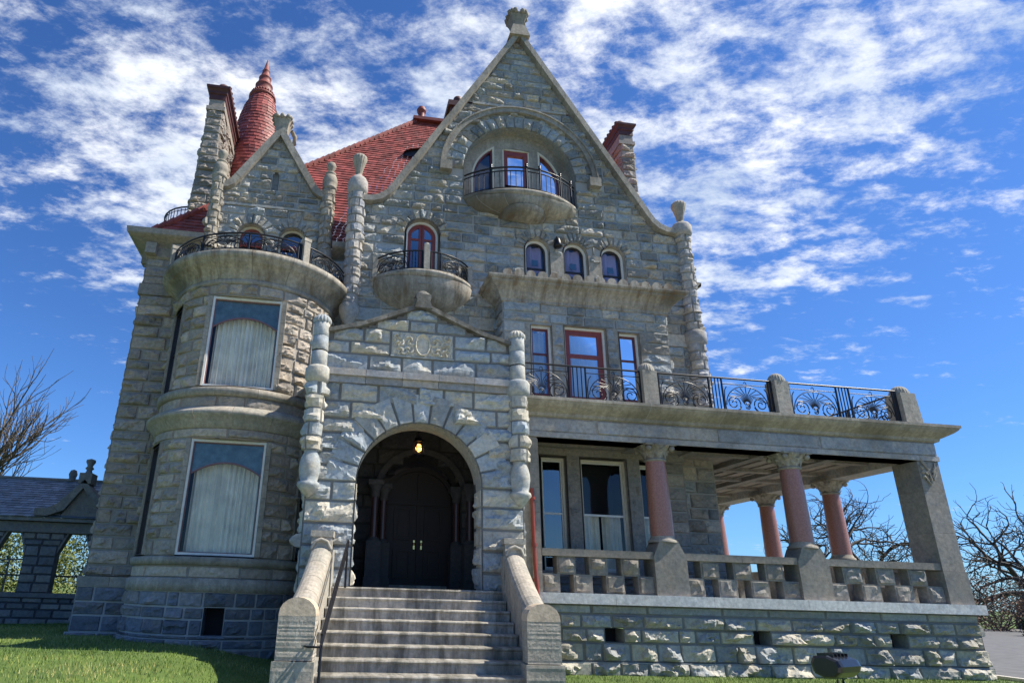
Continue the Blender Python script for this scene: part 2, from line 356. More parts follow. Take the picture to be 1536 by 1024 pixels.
def ring(mb, lineA, lineB, y0, y1, mat=0, tint=(.5, .5, 0)):           # solid frame between two (x,z) lines
    A = np.array(lineA); B = np.array(lineB); n = len(A); V = np.zeros((5, n, 3))
    for k, (L, y) in enumerate(((A, y1), (A, y0), (B, y0), (B, y1), (A, y1))): V[k, :, 0] = L[:, 0]; V[k, :, 2] = L[:, 1]; V[k, :, 1] = y
    mb.add(V, grid(n, 5), mat, tint)
def fill(mb, line, y, mat=0, tint=(.5, .5, 0)):                         # flat face inside a convex (x,z) line
    L = list(line); n = len(L); cx = sum(p[0] for p in L)/n; cz = sum(p[1] for p in L)/n
    mb.add([(x, y, z) for x, z in L]+[(cx, y, cz)], np.array([(i, (i+1) % n, n) for i in range(n)]), mat, tint)
def quoin_edge(p): return p
def rect(x0, x1, z0, z1): return [(x0, z0), (x0, z1), (x1, z1), (x1, z0)]
def curtain(mb, x0, x1, z0, z1, y, mat=0, amp=.03, folds=9, top=None):
    n = folds*8; X = np.linspace(x0, x1, n); ph = np.cumsum(rng.uniform(.6, 1.4, n)); ph = ph/ph[-1]*folds*2*pi
    Y = y+amp*(np.sin(ph)+.5*np.sin(ph*.37+1)+.35*np.sin(ph*2.1)); Z = np.linspace(z0, z1, 8); V = np.zeros((8, n, 3)); V[:, :, 0] = X; V[:, :, 1] = Y[None]*1.0+.004*rng.normal(size=(8, n)); V[:, :, 2] = Z[:, None]
    if top is not None: V[:, :, 2] = z0+(np.array([top(x) for x in X])-z0)[None]*np.linspace(0, 1, 8)[:, None]
    mb.add(V, grid(n, 8), mat, (.5, .5, 0), True)

# ------------------------------------------------------------------ ironwork
def flat(y): return lambda u, z: (u, y, z)
def flat_x(x): return lambda u, z: (x, u, z)
def arcm(cx, cy, R): return lambda u, z: (cx+R*sin(u/R), cy-R*cos(u/R), z)
def line(mb, P, pts, r, n=5): mb.tube([P(u, z) for u, z in pts], r, n)
def seg(a, b, n=2): return [(a[0]+(b[0]-a[0])*t, a[1]+(b[1]-a[1])*t) for t in np.linspace(0, 1, n)]
def spiral(cx, cz, r0, turns, start, n=22, s=1): return [(cx+s*r0*(1-.82*t)*cos(start+turns*2*pi*t), cz+r0*(1-.82*t)*sin(start+turns*2*pi*t)) for t in np.linspace(0, 1, n)]
def fan_panel(mb, P, u0, u1, z0, z1, r=.011):
    w = u1-u0; h = z1-z0; c = (u0+u1)/2
    line(mb, P, seg((u0, z0+h*.82), (u1, z0+h*.82), 6), r)
    for s in (-1, 1):
        line(mb, P, spiral(c+s*w*.30, z0+h*.24, w*.17, 1.7, -pi/2, s=-s), r*1.15)
        line(mb, P, [(c+s*w*.30+s*w*.17*sin(a)*-1, z0+h*.24-w*.17*cos(a)) for a in np.linspace(0, 1.2, 5)], r)
    arch = [(c+w*.46*cos(a), z0+h*.18+h*.60*sin(a)) for a in np.linspace(0, pi, 19)]; line(mb, P, arch, r)
    for a in np.linspace(.22, pi-.22, 11):
        b = pi/2+(a-pi/2)*.55
        line(mb, P, [(c+.07*cos(a), z0+h*.2+.09*sin(a)), (c+w*.22*cos(b), z0+h*.2+h*.33*sin(b)), (c+w*.44*cos(a), z0+h*.18+h*.57*sin(a))], r*.9)
    line(mb, P, [(c+.055*cos(a), z0+h*.17+.07*sin(a)) for a in np.linspace(0, 2*pi, 11)], r*1.1)
    line(mb, P, [(c+.025*cos(a), z0+h*.17+.035*sin(a)) for a in np.linspace(0, 2*pi, 9)], r*1.1)
    line(mb, P, [(c+.035*cos(a), z0+h*.84+.06*sin(a)) for a in np.linspace(0, 2*pi, 9)], r*.8)
    for s in (-1, 1): line(mb, P, [(c+s*w*.48, z0), (c+s*w*.49, z0+h*.35), (c+s*w*.47, z0+h*.62), (c+s*w*.42, z0+h*.74)], r)
def bars(mb, P, u0, u1, z0, z1, n, r=.013):
    for u in np.linspace(u0, u1, n): line(mb, P, seg((u, z0), (u, z1), 2), r)
def railing(name, P, u0, u1, z0, z1, parent, layout, rtop=.022):
    root = None; mb = MB(); n = max(4, int(abs(u1-u0)/.15))
    line(mb, P, seg((u0, z1), (u1, z1), n), rtop, 6); line(mb, P, seg((u0, z0+.04), (u1, z0+.04), n), rtop*.8, 5)
    for uu in (u0, u1): line(mb, P, seg((uu, z0), (uu, z1), 2), .018)
    o = mb.build(name, 'iron', parent)
    mp = MB(); u = u0
    for k, wd in layout:
        if k == 'f': fan_panel(mp, P, u, u+wd, z0+.04, z1)
        elif k == 'b':
            bars(mp, P, u+.02, u+wd-.02, z0+.04, z1, max(2, int(wd/.085)+1))
            for uu in (u+.02, u+wd-.02): line(mp, P, seg((uu, z0), (uu, z1), 2), .022)
        u += wd
    q = mp.build('scrollwork', 'iron', o)
    return o
# transform used while building turned pieces
XF = [None]
_add = MB.add
def _add2(s, V, Fc, mat=0, tint=(.5, .5, 0), smooth=False):
    V = np.asarray(V, float).reshape(-1, 3)
    if XF[0] is not None: V = V @ XF[0][:3, :3].T + XF[0][:3, 3]
    return _add(s, V, Fc, mat, tint, smooth)
MB.add = _add2
def turn(cx, cy, a): a = R_(a); return np.array([[cos(a), -sin(a), 0, cx], [sin(a), cos(a), 0, cy], [0, 0, 1, 0], [0, 0, 0, 1.]])
def stonering(mb, A, B, y0, y1, L=.6, mat=0, g=.004):       # a coping or hood of separate stones between two lines
    A = np.array(A, float); B = np.array(B, float); s = np.concatenate([[0], np.cumsum(np.linalg.norm(np.diff(A, axis=0), axis=1))])
    n = max(1, int(round(s[-1]/L))); cut = np.linspace(0, s[-1], n+1)
    for a, b in zip(cut[:-1], cut[1:]):
        q = np.unique(np.concatenate([[a+g, b-g], s[(s > a+g) & (s < b-g)]]))
        a2 = np.stack([np.interp(q, s, A[:, i]) for i in (0, 1)], 1); b2 = np.stack([np.interp(q, s, B[:, i]) for i in (0, 1)], 1)
        t = (rng.uniform(.2, .9), rng.uniform(.2, .8), 0); ring(mb, a2, b2, y0, y1, mat, t)
        for k in (0, -1): mb.add([(a2[k][0], y0, a2[k][1]), (b2[k][0], y0, b2[k][1]), (b2[k][0], y1, b2[k][1]), (a2[k][0], y1, a2[k][1])], [(0, 1, 2, 3)], mat, t)
def boxrow(mb, x0, x1, y0, y1, z0, z1, L=.8, g=.004, mat=0):
    n = max(1, int(round((x1-x0)/L))); c = np.linspace(x0, x1, n+1)
    for a, b in zip(c[:-1], c[1:]): mb.box(a+(g if a > x0 else 0), b-(g if b < x1 else 0), y0, y1, z0, z1, mat, (rng.uniform(.1, 1), rng.uniform(.1, .9), 0))

castle = tag(empty('castle', (2.2, 3.0, .4)), 'grey stone castle mansion with red roofs, gables and a pillared veranda', 'castle')
PIV = Matrix.Translation((-2.2, -3.0, -.4))
def build(mb, name, mats, parent=castle, label=None):
    o = mb.build(name, mats, parent)
    if parent is castle: o.matrix_parent_inverse = PIV
    if label: o['label'] = label
    return o

def window(x0, x1, z0, z1, yw, recess=.25, arch=False, fw=.06, frame='cream_paint', sash='dark_red_paint', sw=.045, pane='blue_glass', rails=(), vbars=(), cur=None, reveal='trim_stone', name='window', label=None, panel=None, sill=True, parent=castle, room=.7):
    def L(i):
        a, b, c, d = x0+i, x1-i, z0+i, z1-i
        return archline((a+b)/2, d-(b-a)/2, (b-a)/2, c) if arch else rect(a, b, c, d)
    def loop(l): return list(l)+[l[0]]
    yf = yw+recess; m = MB(); O = loop(L(0))
    band(m, O, yw-.03, yf+.05, 1, (.5, .6, 0))
    ring(m, O, loop(L(fw)), yf-.10, yf, 0)
    o = build(m, name, [frame, reveal], parent, label)
    q = MB(); a = fw; ring(q, loop(L(a)), loop(L(a+sw)), yf-.05, yf+.01)
    for z in rails: q.box(x0+a, x1-a, yf-.045, yf+.005, z-.022, z+.022)
    for x, za, zb in vbars: q.box(x-.02, x+.02, yf-.04, yf+.002, za, zb)
    if panel: q.box(x0+a+sw*.5, x1-a-sw*.5, yf-.03, yf+.02, z0+a, panel)
    s = build(q, 'sash', [sash], o)
    g = MB(); fill(g, L(a+sw*.6), yf-.015); build(g, 'pane', [pane], o)
    if cur:
        k = MB()
        for (ca, cb, cz0, cz1, mat, folds, top) in cur: curtain(k, ca, cb, cz0, cz1, yf+.16, 0, .045, folds, top)
        build(k, 'curtain', [cur[0][4]], o)
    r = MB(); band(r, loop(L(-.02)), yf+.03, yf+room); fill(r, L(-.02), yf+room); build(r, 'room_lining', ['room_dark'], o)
    return o

# ================================================================== MAIN GABLE (wall plane y=3.3)
YG = 3.3; GX = 4.78
outer = [(4.50, 11.70), (4.25, 11.72), (4.05, 11.80), (3.88, 11.95), (3.74, 12.17), (3.6, 12.42), (0, 18.45)]
inner = [(4.50, 11.54), (4.20, 11.56), (3.97, 11.65), (3.78, 11.82), (3.63, 12.05), (3.48, 12.30), (0, 18.14)]
def gspan(z):
    if z < 11.55: return (.12, 9.5)
    zi = [p[1] for p in inner]; h = np.interp(z, zi, [p[0] for p in inner])+.03; return (GX-h, GX+h)
big = ('a', 4.73, 13.05, 1.66, 12.13)
tri = [('a', x, 10.66, .37, 9.3) for x in (5.15, 6.26, 7.36)]
adoor = ('a', 1.945, 10.78, .48, 9.3)
big_c = ('a', 4.73, 13.05, 2.05, 12.9); tri_c = [('a', x, 10.66, .52, 10.6) for x in (5.15, 6.26, 7.36)]; ad_c = ('a', 1.945, 10.78, .68, 10.7)
bay_o = ('r', 3.98, 8.34, 5.3, 8.7)
m = MB()
S = plane(YG)
rockwall(m, S, lambda z: (.12, 9.5), [5.2, 8.1], [bay_o], ch=.3, warm=.4, amp=.055)
boxrow(m, .2, 3.98, YG-.05, YG+.1, 8.1, 8.45); boxrow(m, 8.34, 9.5, YG-.05, YG+.1, 8.1, 8.45)
rockwall(m, S, lambda z: (.12, 9.5), [8.45, 9.3, 10.66, 11.55], [bay_o, big, adoor, ad_c]+tri+tri_c, backops=[bay_o, adoor]+tri, ch=.26, warm=.35, amp=.055)
rockwall(m, S, gspan, [11.55, 12.13, 13.05, 15.42], [big, big_c], backops=[big], ch=.255, warm=.35, amp=.055)
rockwall(m, S, gspan, [15.50, 18.05], [], ch=.26, warm=.45, amp=.05)
m.box(GX-1.45, GX+1.45, YG-.05, YG+.05, 15.42, 15.50, 0, (.7, .5, 0))
rockwall(m, S, (8.3, 9.6), [.6, 5.2], [], ch=.3, warm=.6, amp=.05)
rockwall(m, S, (3.4, 4.7), [1.6, 5.2], [], ch=.3, warm=.6, amp=.04)
# arches of cut stones round the openings
voussoirs(m, 4.73, 13.05, YG, 1.66, 2.08, n=21, amp=.07, warm=.3)
for x in (5.15, 6.26, 7.36): voussoirs(m, x, 10.66, YG, .37, .66, -64 if x > 5.2 else -90, 64 if x < 7.3 else 90, n=9, amp=.06, warm=.55)
voussoirs(m, 1.945, 10.78, YG, .48, .78, n=11, amp=.07, warm=.4)
band(m, archline(4.73, 13.05, 1.66, 12.13, 28), YG-.03, YG+.5, 0, (.3, .4, 0))
band(m, archline(1.945, 10.78, .48, 9.3), YG-.03, YG+.3, 0, (.3, .4, 0))
gw = build(m, 'main_gable_wall', ['gable_stone'])
# hood moulding over the large arch
m = MB(); A = np.linspace(-pi/2, pi/2, 40)
for r0, r1, y0 in ((2.17, 2.31, YG-.12), (2.31, 2.35, YG-.16)):
    stonering(m, [(4.73+r1*sin(a), 13.05+r1*cos(a)) for a in A], [(4.73+r0*sin(a), 13.05+r0*cos(a)) for a in A], y0, YG+.05, .75)
for x in (4.73-2.2, 4.73+2.2): m.box(x-.17, x+.17, YG-.24, YG+.05, 12.84, 13.12)
build(m, 'hood_moulding', ['trim_stone'], gw)
# coping
m = MB()
for s in (-1, 1): stonering(m, [(GX+s*x, z) for x, z in outer], [(GX+s*x, z) for x, z in inner], YG-.22, YG+.45, .7)
build(m, 'coping', ['trim_stone'], gw)
m = MB()
m.add(*(lambda V: (V, [(0, 1, 2, 3), (4, 5, 6, 7), (0, 4, 7, 3), (1, 5, 6, 2), (0, 1, 5, 4), (3, 2, 6, 7)]))([(GX-.33, YG-.3, 18.1), (GX+.33, YG-.3, 18.1), (GX+.33, YG+.4, 18.1), (GX-.33, YG+.4, 18.1), (GX-.2, YG-.26, 18.55), (GX+.2, YG-.26, 18.55), (GX+.2, YG+.3, 18.55), (GX-.2, YG+.3, 18.55)]))
def flare(m, cx, cy, z0, z1, w0, w1, n=7):
    for k in range(n):
        t0, t1 = k/n, (k+1)/n; f = lambda t: w0+(w1-w0)*t**2.2
        a, b = f(t0), f(t1); za, zb = z0+(z1-z0)*t0, z0+(z1-z0)*t1
        V = [(cx+sx*q, cy+sy*q, z) for q, z in ((a, za), (b, zb)) for sx, sy in ((-1, -1), (1, -1), (1, 1), (-1, 1))]
        m.add(V, [(0, 1, 5, 4), (1, 2, 6, 5), (2, 3, 7, 6), (3, 0, 4, 7), (4, 5, 6, 7)], 0, (.5, .5, 0))
flare(m, GX, YG, 18.55, 19.0, .17, .28)
# ragged carved leaf crown
for k in range(14):
    a = k*2*pi/14; r = .26; x, y = GX+r*1.1*np.sign(cos(a))*abs(cos(a))**.6, YG+r*1.1*np.sign(sin(a))*abs(sin(a))**.6
    m.lathe([(0, 19.0), (.075, 19.03), (.09, 19.09+rng.uniform(0, .05)), (.0, 19.19+rng.uniform(0, .05))], x, y, 6)
m.box(GX-.27, GX+.27, YG-.27, YG+.27, 18.98, 19.09)
build(m, 'finial', ['trim_stone'], gw)
# rock columns either side of the gable
def rockcol(m, cx, cy, R, z0, z1, h=.26, amp=.05, warm=.5, n=4):
    k = max(1, int(round((z1-z0)/h))); zs = np.linspace(z0, z1, k+1)
    for i in range(k):
        off = rng.uniform(0, 2*pi*R); c = 2*pi*R
        rr = R*rng.uniform(.94, 1.06)
        for j in range(n): block(m, cyl(cx, cy, rr), off+c*j/n, off+c*(j+1)/n, zs[i], zs[i+1], amp*rng.uniform(.6, 1.3), (rng.uniform(.2, 1), np.clip(rng.normal(warm, .25), 0, 1), 0), res=.06, gap=.006)
    m.lathe([(R-.015, z0), (R-.015, z1)], cx, cy, 16, tint=(.4, .5, 1))
def urn(parent, cx, cy, z, H, R, mat='trim_stone'):
    m = MB(); m.lathe([(R*.50, z), (R*.62, z+H*.04), (R*.45, z+H*.10), (R*.42, z+H*.14)], cx, cy, 20)
    m.lathe([(R*.42, z+H*.14), (R*.55, z+H*.35), (R*.80, z+H*.62), (R, z+H*.78), (R*.98, z+H*.86), (R*.7, z+H*.95), (R*.2, z+H), (0, z+H)], cx, cy, 60, rib=.045, nrib=15)
    return build(m, 'urn', [mat], parent)
m = MB(); rockcol(m, .12, 3.2, .20, 8.45, 11.78, amp=.04); m.lathe([(.08, 7.9), (.18, 8.05), (.25, 8.2), (.26, 8.4), (.21, 8.47)], .12, 3.2, 20)
m.lathe([(.21, 11.75), (.26, 11.8), (.28, 11.92), (.27, 12.12), (.22, 12.22), (.14, 12.3), (0, 12.3)], .12, 3.2, 24)
c = build(m, 'corner_column', ['cool_trim']); urn(c, .12, 3.2, 12.28, .76, .20)
m = MB(); rockcol(m, 9.52, 3.25, .22, 5.6, 8.2, amp=.045); m.lathe([(.22, 8.15), (.29, 8.2), (.30, 8.5), (.23, 8.56)], 9.52, 3.25, 20); rockcol(m, 9.52, 3.25, .20, 8.55, 11.55, amp=.045)
m.lathe([(.2, 11.5), (.26, 11.55), (.28, 11.62), (.28, 11.82), (.23, 11.9), (.14, 11.93), (0, 11.93)], 9.5, 3.2, 24)
c = build(m, 'corner_column', ['cool_trim']); urn(c, 9.5, 3.2, 11.92, .78, .205)

# big arched window of three lights, recessed
m = MB(); yf = YG+.32
def tym(mb): # smooth cut-stone filling with three openings: built of radial strip and mullions
    A = np.linspace(-pi/2, pi/2, 33)
    o_ = [(4.73-1.66, 12.13)]+[(4.73+1.66*sin(a), 13.05+1.66*cos(a)) for a in A]+[(4.73+1.66, 12.13)]
    i_ = [(4.73-1.36, 12.13)]+[(4.73+1.36*sin(a), 13.05+1.36*cos(a)) for a in A]+[(4.73+1.36, 12.13)]
    stonering(mb, o_, i_, yf, yf+.1, .8)
    for x in (4.73-.545, 4.73+.545): mb.box(x-.125, x+.125, yf-.003, yf+.1, 12.13, 14.36, 0, (.6, .5, 0))
tym(m)
arc_t = [(4.73-.42, 14.18), (4.73-.42, 14.42), (4.73, 14.5), (4.73+.42, 14.42), (4.73+.42, 14.18), (4.73, 14.24)]
m.poly(arc_t, yf-.001, yf+.1, 0, (.6, .5, 0))
bw = build(m, 'arched_window', ['trim_stone'], castle, 'large arched window of three lights in grey stone mullions')
for s in (-1, 1):
    def side(i):
        xa = 4.73+s*(.67+i); A2 = np.linspace(math.asin((.67+i)/(1.36-i)), pi/2, 14)
        return [(xa, 12.13+i)]+[(4.73+s*(1.36-i)*sin(a), 13.05+(1.36-i)*cos(a)) for a in A2]+[(4.73+s*(1.36-i), 12.13+i), (xa, 12.13+i)]
    q = MB(); ring(q, side(0), side(.055), yf+.0, yf+.12, 0); f_ = build(q, 'frame', ['cream_paint'], bw)
    q = MB(); ring(q, side(.055), side(.10), yf+.05, yf+.13, 0); fill(q, [(4.73+s*.72, 12.2), (4.73+s*.72, 12.62), (4.73+s*1.28, 12.62), (4.73+s*1.28, 12.2)], yf+.1, 0); build(q, 'sash', ['dark_red_paint'], bw)
    q = MB(); fill(q, side(.08)[:-1], yf+.12); build(q, 'pane', ['blue_glass'], bw)
q = MB(); ring(q, rect(4.31, 5.15, 12.13, 14.22)+[(4.31, 12.13)], rect(4.36, 5.10, 12.18, 14.17)+[(4.36, 12.18)], yf+.02, yf+.12); build(q, 'frame', ['cream_paint'], bw)
q = MB(); ring(q, rect(4.36, 5.10, 12.14, 14.17)+[(4.36, 12.14)], rect(4.48, 4.98, 12.95, 14.02)+[(4.48, 12.95)], yf+.05, yf+.14); q.box(4.40, 5.06, yf+.05, yf+.14, 12.15, 12.96)
for x in np.linspace(4.5, 4.96, 5): q.box(x-.015, x+.015, yf+.03, yf+.06, 12.2, 12.9)
build(q, 'balcony_door', ['red_paint'], bw)
q = MB(); fill(q, rect(4.46, 5.0, 12.93, 14.05), yf+.11); build(q, 'pane', ['blue_glass'], bw)
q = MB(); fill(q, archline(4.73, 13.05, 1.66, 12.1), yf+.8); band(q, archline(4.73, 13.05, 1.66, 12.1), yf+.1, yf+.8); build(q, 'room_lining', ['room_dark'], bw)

# curved balconies
def balcony(cx, zr, hw, p, drop, lobes, bars_only, R=None, name='balcony'):
    R = (hw*hw+p*p)/(2*p); cy = YG-p+R; a = math.asin(hw/R); n = 28
    A = np.linspace(-a, a, n); outs = np.stack([np.sin(A), -np.cos(A)], 1); m = MB()
    path = lambda r, y=cy: np.stack([cx+r*np.sin(A), y-r*np.cos(A)], 1)
    # slab rim
    m.sweep([(-.4, zr), (.0, zr), (.03, zr-.03), (.03, zr-.10), (-.02, zr-.14), (-.05, zr-.16)], path(R), outs, 0, (.6, .5, 0), True)
    # bowl shrinking to the wall
    rows = []; T = np.linspace(0, 1, 9)
    for t in T:
        k = cos(t*pi/2)**.75 if t < 1 else 0.0; zz_ = zr-.16-drop*sin(t*pi/2)**1.2
        x = cx+(hw*k*.985)*np.linspace(-1, 1, n); y = YG-(p*k*.93)*np.sqrt(np.maximum(0, 1-np.linspace(-1, 1, n)**2))**1.0
        # follow the rim's plan at the top, rounder below
        ang = np.linspace(-pi/2, pi/2, n); xe = cx+hw*k*np.sin(ang)*.985; ye = YG-p*k*np.cos(ang)*.95
        sc = 1+.07*(abs(np.sin(ang*lobes))**.5-1)
        rows.append(np.stack([cx+(xe-cx)*sc, YG-(YG-ye)*sc, np.full(n, zz_)], -1))
    RW = np.array(rows); cuts = np.linspace(0, n-1, (6 if lobes > 1 else 5)).astype(int)
    for ca_, cb_ in zip(cuts[:-1], cuts[1:]): m.add(RW[:, ca_:cb_+1], grid(cb_-ca_+1, 9), 0, (rng.uniform(.15, 1), rng.uniform(.2, .9), 0), True)
    for ca_ in cuts[1:-1]: m.tube(RW[:8, ca_], .007, 4, tint=(.5, .5, .8))
    m.lathe([(hw*.42, zr-.16-drop*.72), (hw*.40, zr-.2-drop*.95), (hw*.28, zr-.2-drop*1.15), (0, zr-.2-drop*1.22)], cx, YG+.05, 24, -pi, 0) if bars_only else None
    # floor
    pts = [(cx+R*sin(t), cy-R*cos(t)) for t in A]; V = [(x, y, zr-.004) for x, y in pts]+[(cx, YG+.1, zr-.004)]
    m.add(V, np.array([(i, i+1, len(pts)) for i in range(len(pts)-1)]))
    o = build(m, name, ['balcony_stone'], castle)
    return o, arcm(cx, cy, R-.07), (R-.07)*a
b2, P2, h2 = balcony(4.73, 12.13, 1.67, .68, .40, 5, True)
b2['label'] = 'high curved stone balcony under the large arched window'
q = MB(); nn = 24
for z, r in ((12.87, .026), (12.75, .018), (12.2, .016)): line(q, P2, seg((-h2, z), (h2, z), nn), r, 6)
for u in np.linspace(-h2, h2, 25): line(q, P2, seg((u, 12.12), (u, 12.75), 2), .011)
for u in (-h2*.55, h2*.22, h2*.62, 0, h2*.9): 
    line(q, P2, seg((u, 12.12), (u, 12.95), 2), .026); q.lathe([(.045, 12.9), (.03, 12.95), (.045, 12.99), (0, 13.03)], *P2(u, 0)[:2], 8)
build(q, 'railing', ['iron'], b2)
b1, P1, h1 = balcony(1.98, 9.32, 1.34, .78, .72, 1, False)
b1['label'] = 'low curved stone balcony before the red arched door'
railing('railing', P1, -h1+.12, -.1, 9.33, 9.87, b1, [('f', h1*.62), ('b', h1-h1*.62-.22)])
railing('railing', P1, .1, h1-.12, 9.33, 9.87, b1, [('b', h1-h1*.66-.22), ('f', h1*.66)])
for u in (-h1+.05, 0, h1-.05):
    q = MB(); x, y, _ = P1(u, 0); q.box(x-.075, x+.075, y-.08, y+.08, 9.32, 10.04 if u == 0 else 9.9, 0, (.8, .6, 0)); 
    if u == 0: q.lathe([(.075, 10.04), (.06, 10.08), (.03, 10.105), (0, 10.11)], x, y, 12)
    build(q, 'post', ['trim_stone'], b1)
q = MB()
for k, (z0, z1, w_, yy) in enumerate(((8.95, 9.2, .17, 2.62), (8.72, 8.95, .14, 2.72), (8.5, 8.72, .16, 2.78))): q.box(1.94-w_, 1.94+w_, yy, 3.3, z0, z1)
build(q, 'bracket', ['trim_stone'], b1)
# red arched balcony door
d = window(1.945-.44, 1.945+.44, 9.3, 11.24, YG, .22, True, .055, 'white_paint', 'red_paint', .10, 'blue_glass', rails=(10.72,), vbars=(), panel=9.75, name='arched_door', label='red double door with an arched head')
q = MB(); q.box(1.945-.075, 1.945+.075, YG+.15, YG+.235, 9.36, 11.17); q.box(1.945-.008, 1.945+.008, YG+.14, YG+.16, 9.36, 11.15, 1); build(q, 'meeting_stile', ['red_paint', 'dark_sash'], d)
m = MB(); m.box(5.64, 5.76, YG-.12, YG-.02, 10.95, 11.0); m.lathe([(.05, 11.0), (.07, 10.97), (.12, 10.78), (.11, 10.72), (0, 10.70)], 5.70, YG-.16, 12); m.tube([(5.7, YG-.02, 11.05), (5.7, YG-.14, 11.06), (5.7, YG-.16, 10.98)], .02, 6); build(m, 'wall_lamp', ['iron'], gw)
# three arched windows
for i, x in enumerate((5.15, 6.26, 7.36)):
    o = window(x-.34, x+.34, 9.3, 11.0, YG, .2, True, .055, 'white_paint', 'dark_sash', .03, 'clear_glass', rails=(10.15,), cur=[(x-.27, x+.27, 9.3, 10.93, 'curtain_mauve', 2, None)])
    for zc in (10.36, 9.95): q = MB(); q.box(x-.085, x+.085, YG+.20, YG+.215, zc-.09, zc+.09); build(q, 'leaded_light', ['leaded_blue'], o)
for x in (5.705, 6.81): m = MB(); boxrow(m, x-.19, x+.19, YG-.04, YG+.22, 9.3, 10.62, .5); build(m, 'mullion', ['trim_stone'], gw)
# ================================================================== SQUARE BAY over the veranda (front y=2.6)
YB = 2.6; m = MB()
bo = [('r', 4.64, 5.22, 5.75, 8.10), ('r', 5.52, 6.66, 5.75, 8.14), ('r', 6.97, 7.55, 5.75, 8.10)]
rockwall(m, plane(YB), (3.95, 8.35), [5.5, 5.75, 8.14, 8.68], bo, ch=.30, warm=.25, amp=.04, wr=(.35, 1.0), backops=bo)
for x, s, a, b in ((3.95, -1, YB, YG), (8.35, 1, YB, YG)): rockwall(m, plane_x(x, s), (a, b), [5.5, 8.68], (), ch=.3, warm=.5, amp=.05)
bwall = build(m, 'bay_wall', ['gable_stone'])
for x in (5.37, 6.815): m = MB(); boxrow(m, x-.15, x+.15, YB-.02, YB+.25, 5.6, 8.14, 9); build(m, 'mullion', ['trim_stone'], bwall)
m = MB()
for z0, z1 in ((5.6, 6.4), (6.4, 7.2), (7.2, 8.10)):
    m.box(4.50, 4.64, YB-.02, YB+.2, z0+.004, z1-.004); m.box(7.55, 7.7, YB-.02, YB+.2, z0+.004, z1-.004)
build(m, 'window_jamb', ['trim_stone'], bwall)
# flaring cornice
m = MB(); prof = [(0, 8.64), (.05, 8.66), (.05, 8.73), (.09, 8.78), (.15, 8.90), (.25, 9.00), (.36, 9.06), (.37, 9.11), (.43, 9.12), (.46, 9.16), (.46, 9.20), (-.3, 9.24)]
xs = [3.95]+list(np.linspace(4.6, 7.7, 5))+[8.35]
m.sweep(prof, [(3.95, YG), (3.95, YB)]+[(x, YB) for x in xs[1:-1]]+[(8.35, YB), (8.35, YG)], [(-1, 0), (-1, -1)]+[(0, -1)]*5+[(1, -1), (1, 0)], 0, (.5, .5, 0))
for x in xs[1:-1]: m.add([(x+a_, YB-o-.003, z) for a_ in (-.010, .010) for o, z in prof[1:7]], grid(6, 2), 0, (.9, .5, .9))
cor = build(m, 'cornice', ['balcony_stone'], bwall)
m = MB()
for x in np.linspace(4.02, 8.35, 15):
    w_ = .125*rng.uniform(.95, 1.05); line_ = [(x-w_, 9.23), (x-w_, 9.34)]+[(x+w_*sin(a), 9.34+w_*.95*cos(a)) for a in np.linspace(-pi/2, pi/2, 9)]+[(x+w_, 9.34), (x+w_, 9.23)]
    m.poly(line_[1:-1]+[(x+w_, 9.22), (x-w_, 9.22)], 2.32, 2.46, 0, (rng.uniform(.3, .8), .6, 0))
    m.lathe([(.02, 0), (.085, .0)], 0, 0, 4) if False else None
build(m, 'scalloped_cresting', ['balcony_stone'], cor)
cvt = lambda zt: None
window(4.66, 5.20, 5.72, 8.08, YB, .18, False, .05, 'white_paint', 'dark_red_paint', .04, 'sky_glass', rails=(7.35, 6.3), cur=[(4.72, 5.14, 5.8, 8.0, 'curtain_cream', 3, None)])
window(6.99, 7.53, 5.72, 8.06, YB, .18, False, .05, 'white_paint', 'dark_red_paint', .04, 'sky_glass', rails=(7.35, 6.3), cur=[(7.05, 7.47, 5.8, 8.0, 'curtain_cream', 3, None)])
window(5.54, 6.64, 5.72, 8.12, YB, .18, False, .05, 'white_paint', 'red_paint', .13, 'sky_glass', rails=(), panel=6.15, cur=[(5.68, 6.5, 6.2, 8.0, 'curtain_cream', 4, None)], label='red glazed door between two narrow windows')
q = MB(); q.box(5.66, 6.52, YB+.12, YB+.18, 7.33, 7.42); q.box(5.7, 6.48, YB+.12, YB+.18, 6.15, 6.3); build(q, 'door_rail', ['red_paint'], bwall)
# lower windows in the veranda
m = MB(); lo = [('r', 4.76, 5.42, 2.2, 4.76), ('r', 5.72, 6.92, 2.2, 4.76), ('r', 7.20, 7.76, 2.2, 4.76)]
rockwall(m, plane(YB), (3.95, 8.35), [1.72, 2.2, 4.76, 5.2], lo, ch=.3, warm=.6, amp=.04, backops=lo)
rockwall(m, plane_x(8.35, 1), (YB, YG), [1.72, 5.2], (), ch=.3, warm=.6, amp=.04)
lw = build(m, 'lower_bay_wall', ['veranda_stone'])
for x in (5.57, 7.06): m = MB(); m.box(x-.15, x+.15, YB-.05, YB+.25, 2.1, 4.8); build(m, 'mullion', ['veranda_stone'], lw)
m = MB(); m.box(3.96, 8.34, YB-.07, YB+.2, 4.78, 4.95); build(m, 'lintel', ['veranda_stone'], lw)
m = MB(); m.box(4.6, 7.9, YB-.08, YB+.1, 2.08, 2.2); build(m, 'sill', ['veranda_stone'], lw)
window(4.80, 5.38, 2.2, 4.72, YB, .16, False, .055, 'cream_paint', 'white_paint', .02, 'sky_glass', rails=(3.45,), reveal='veranda_stone')
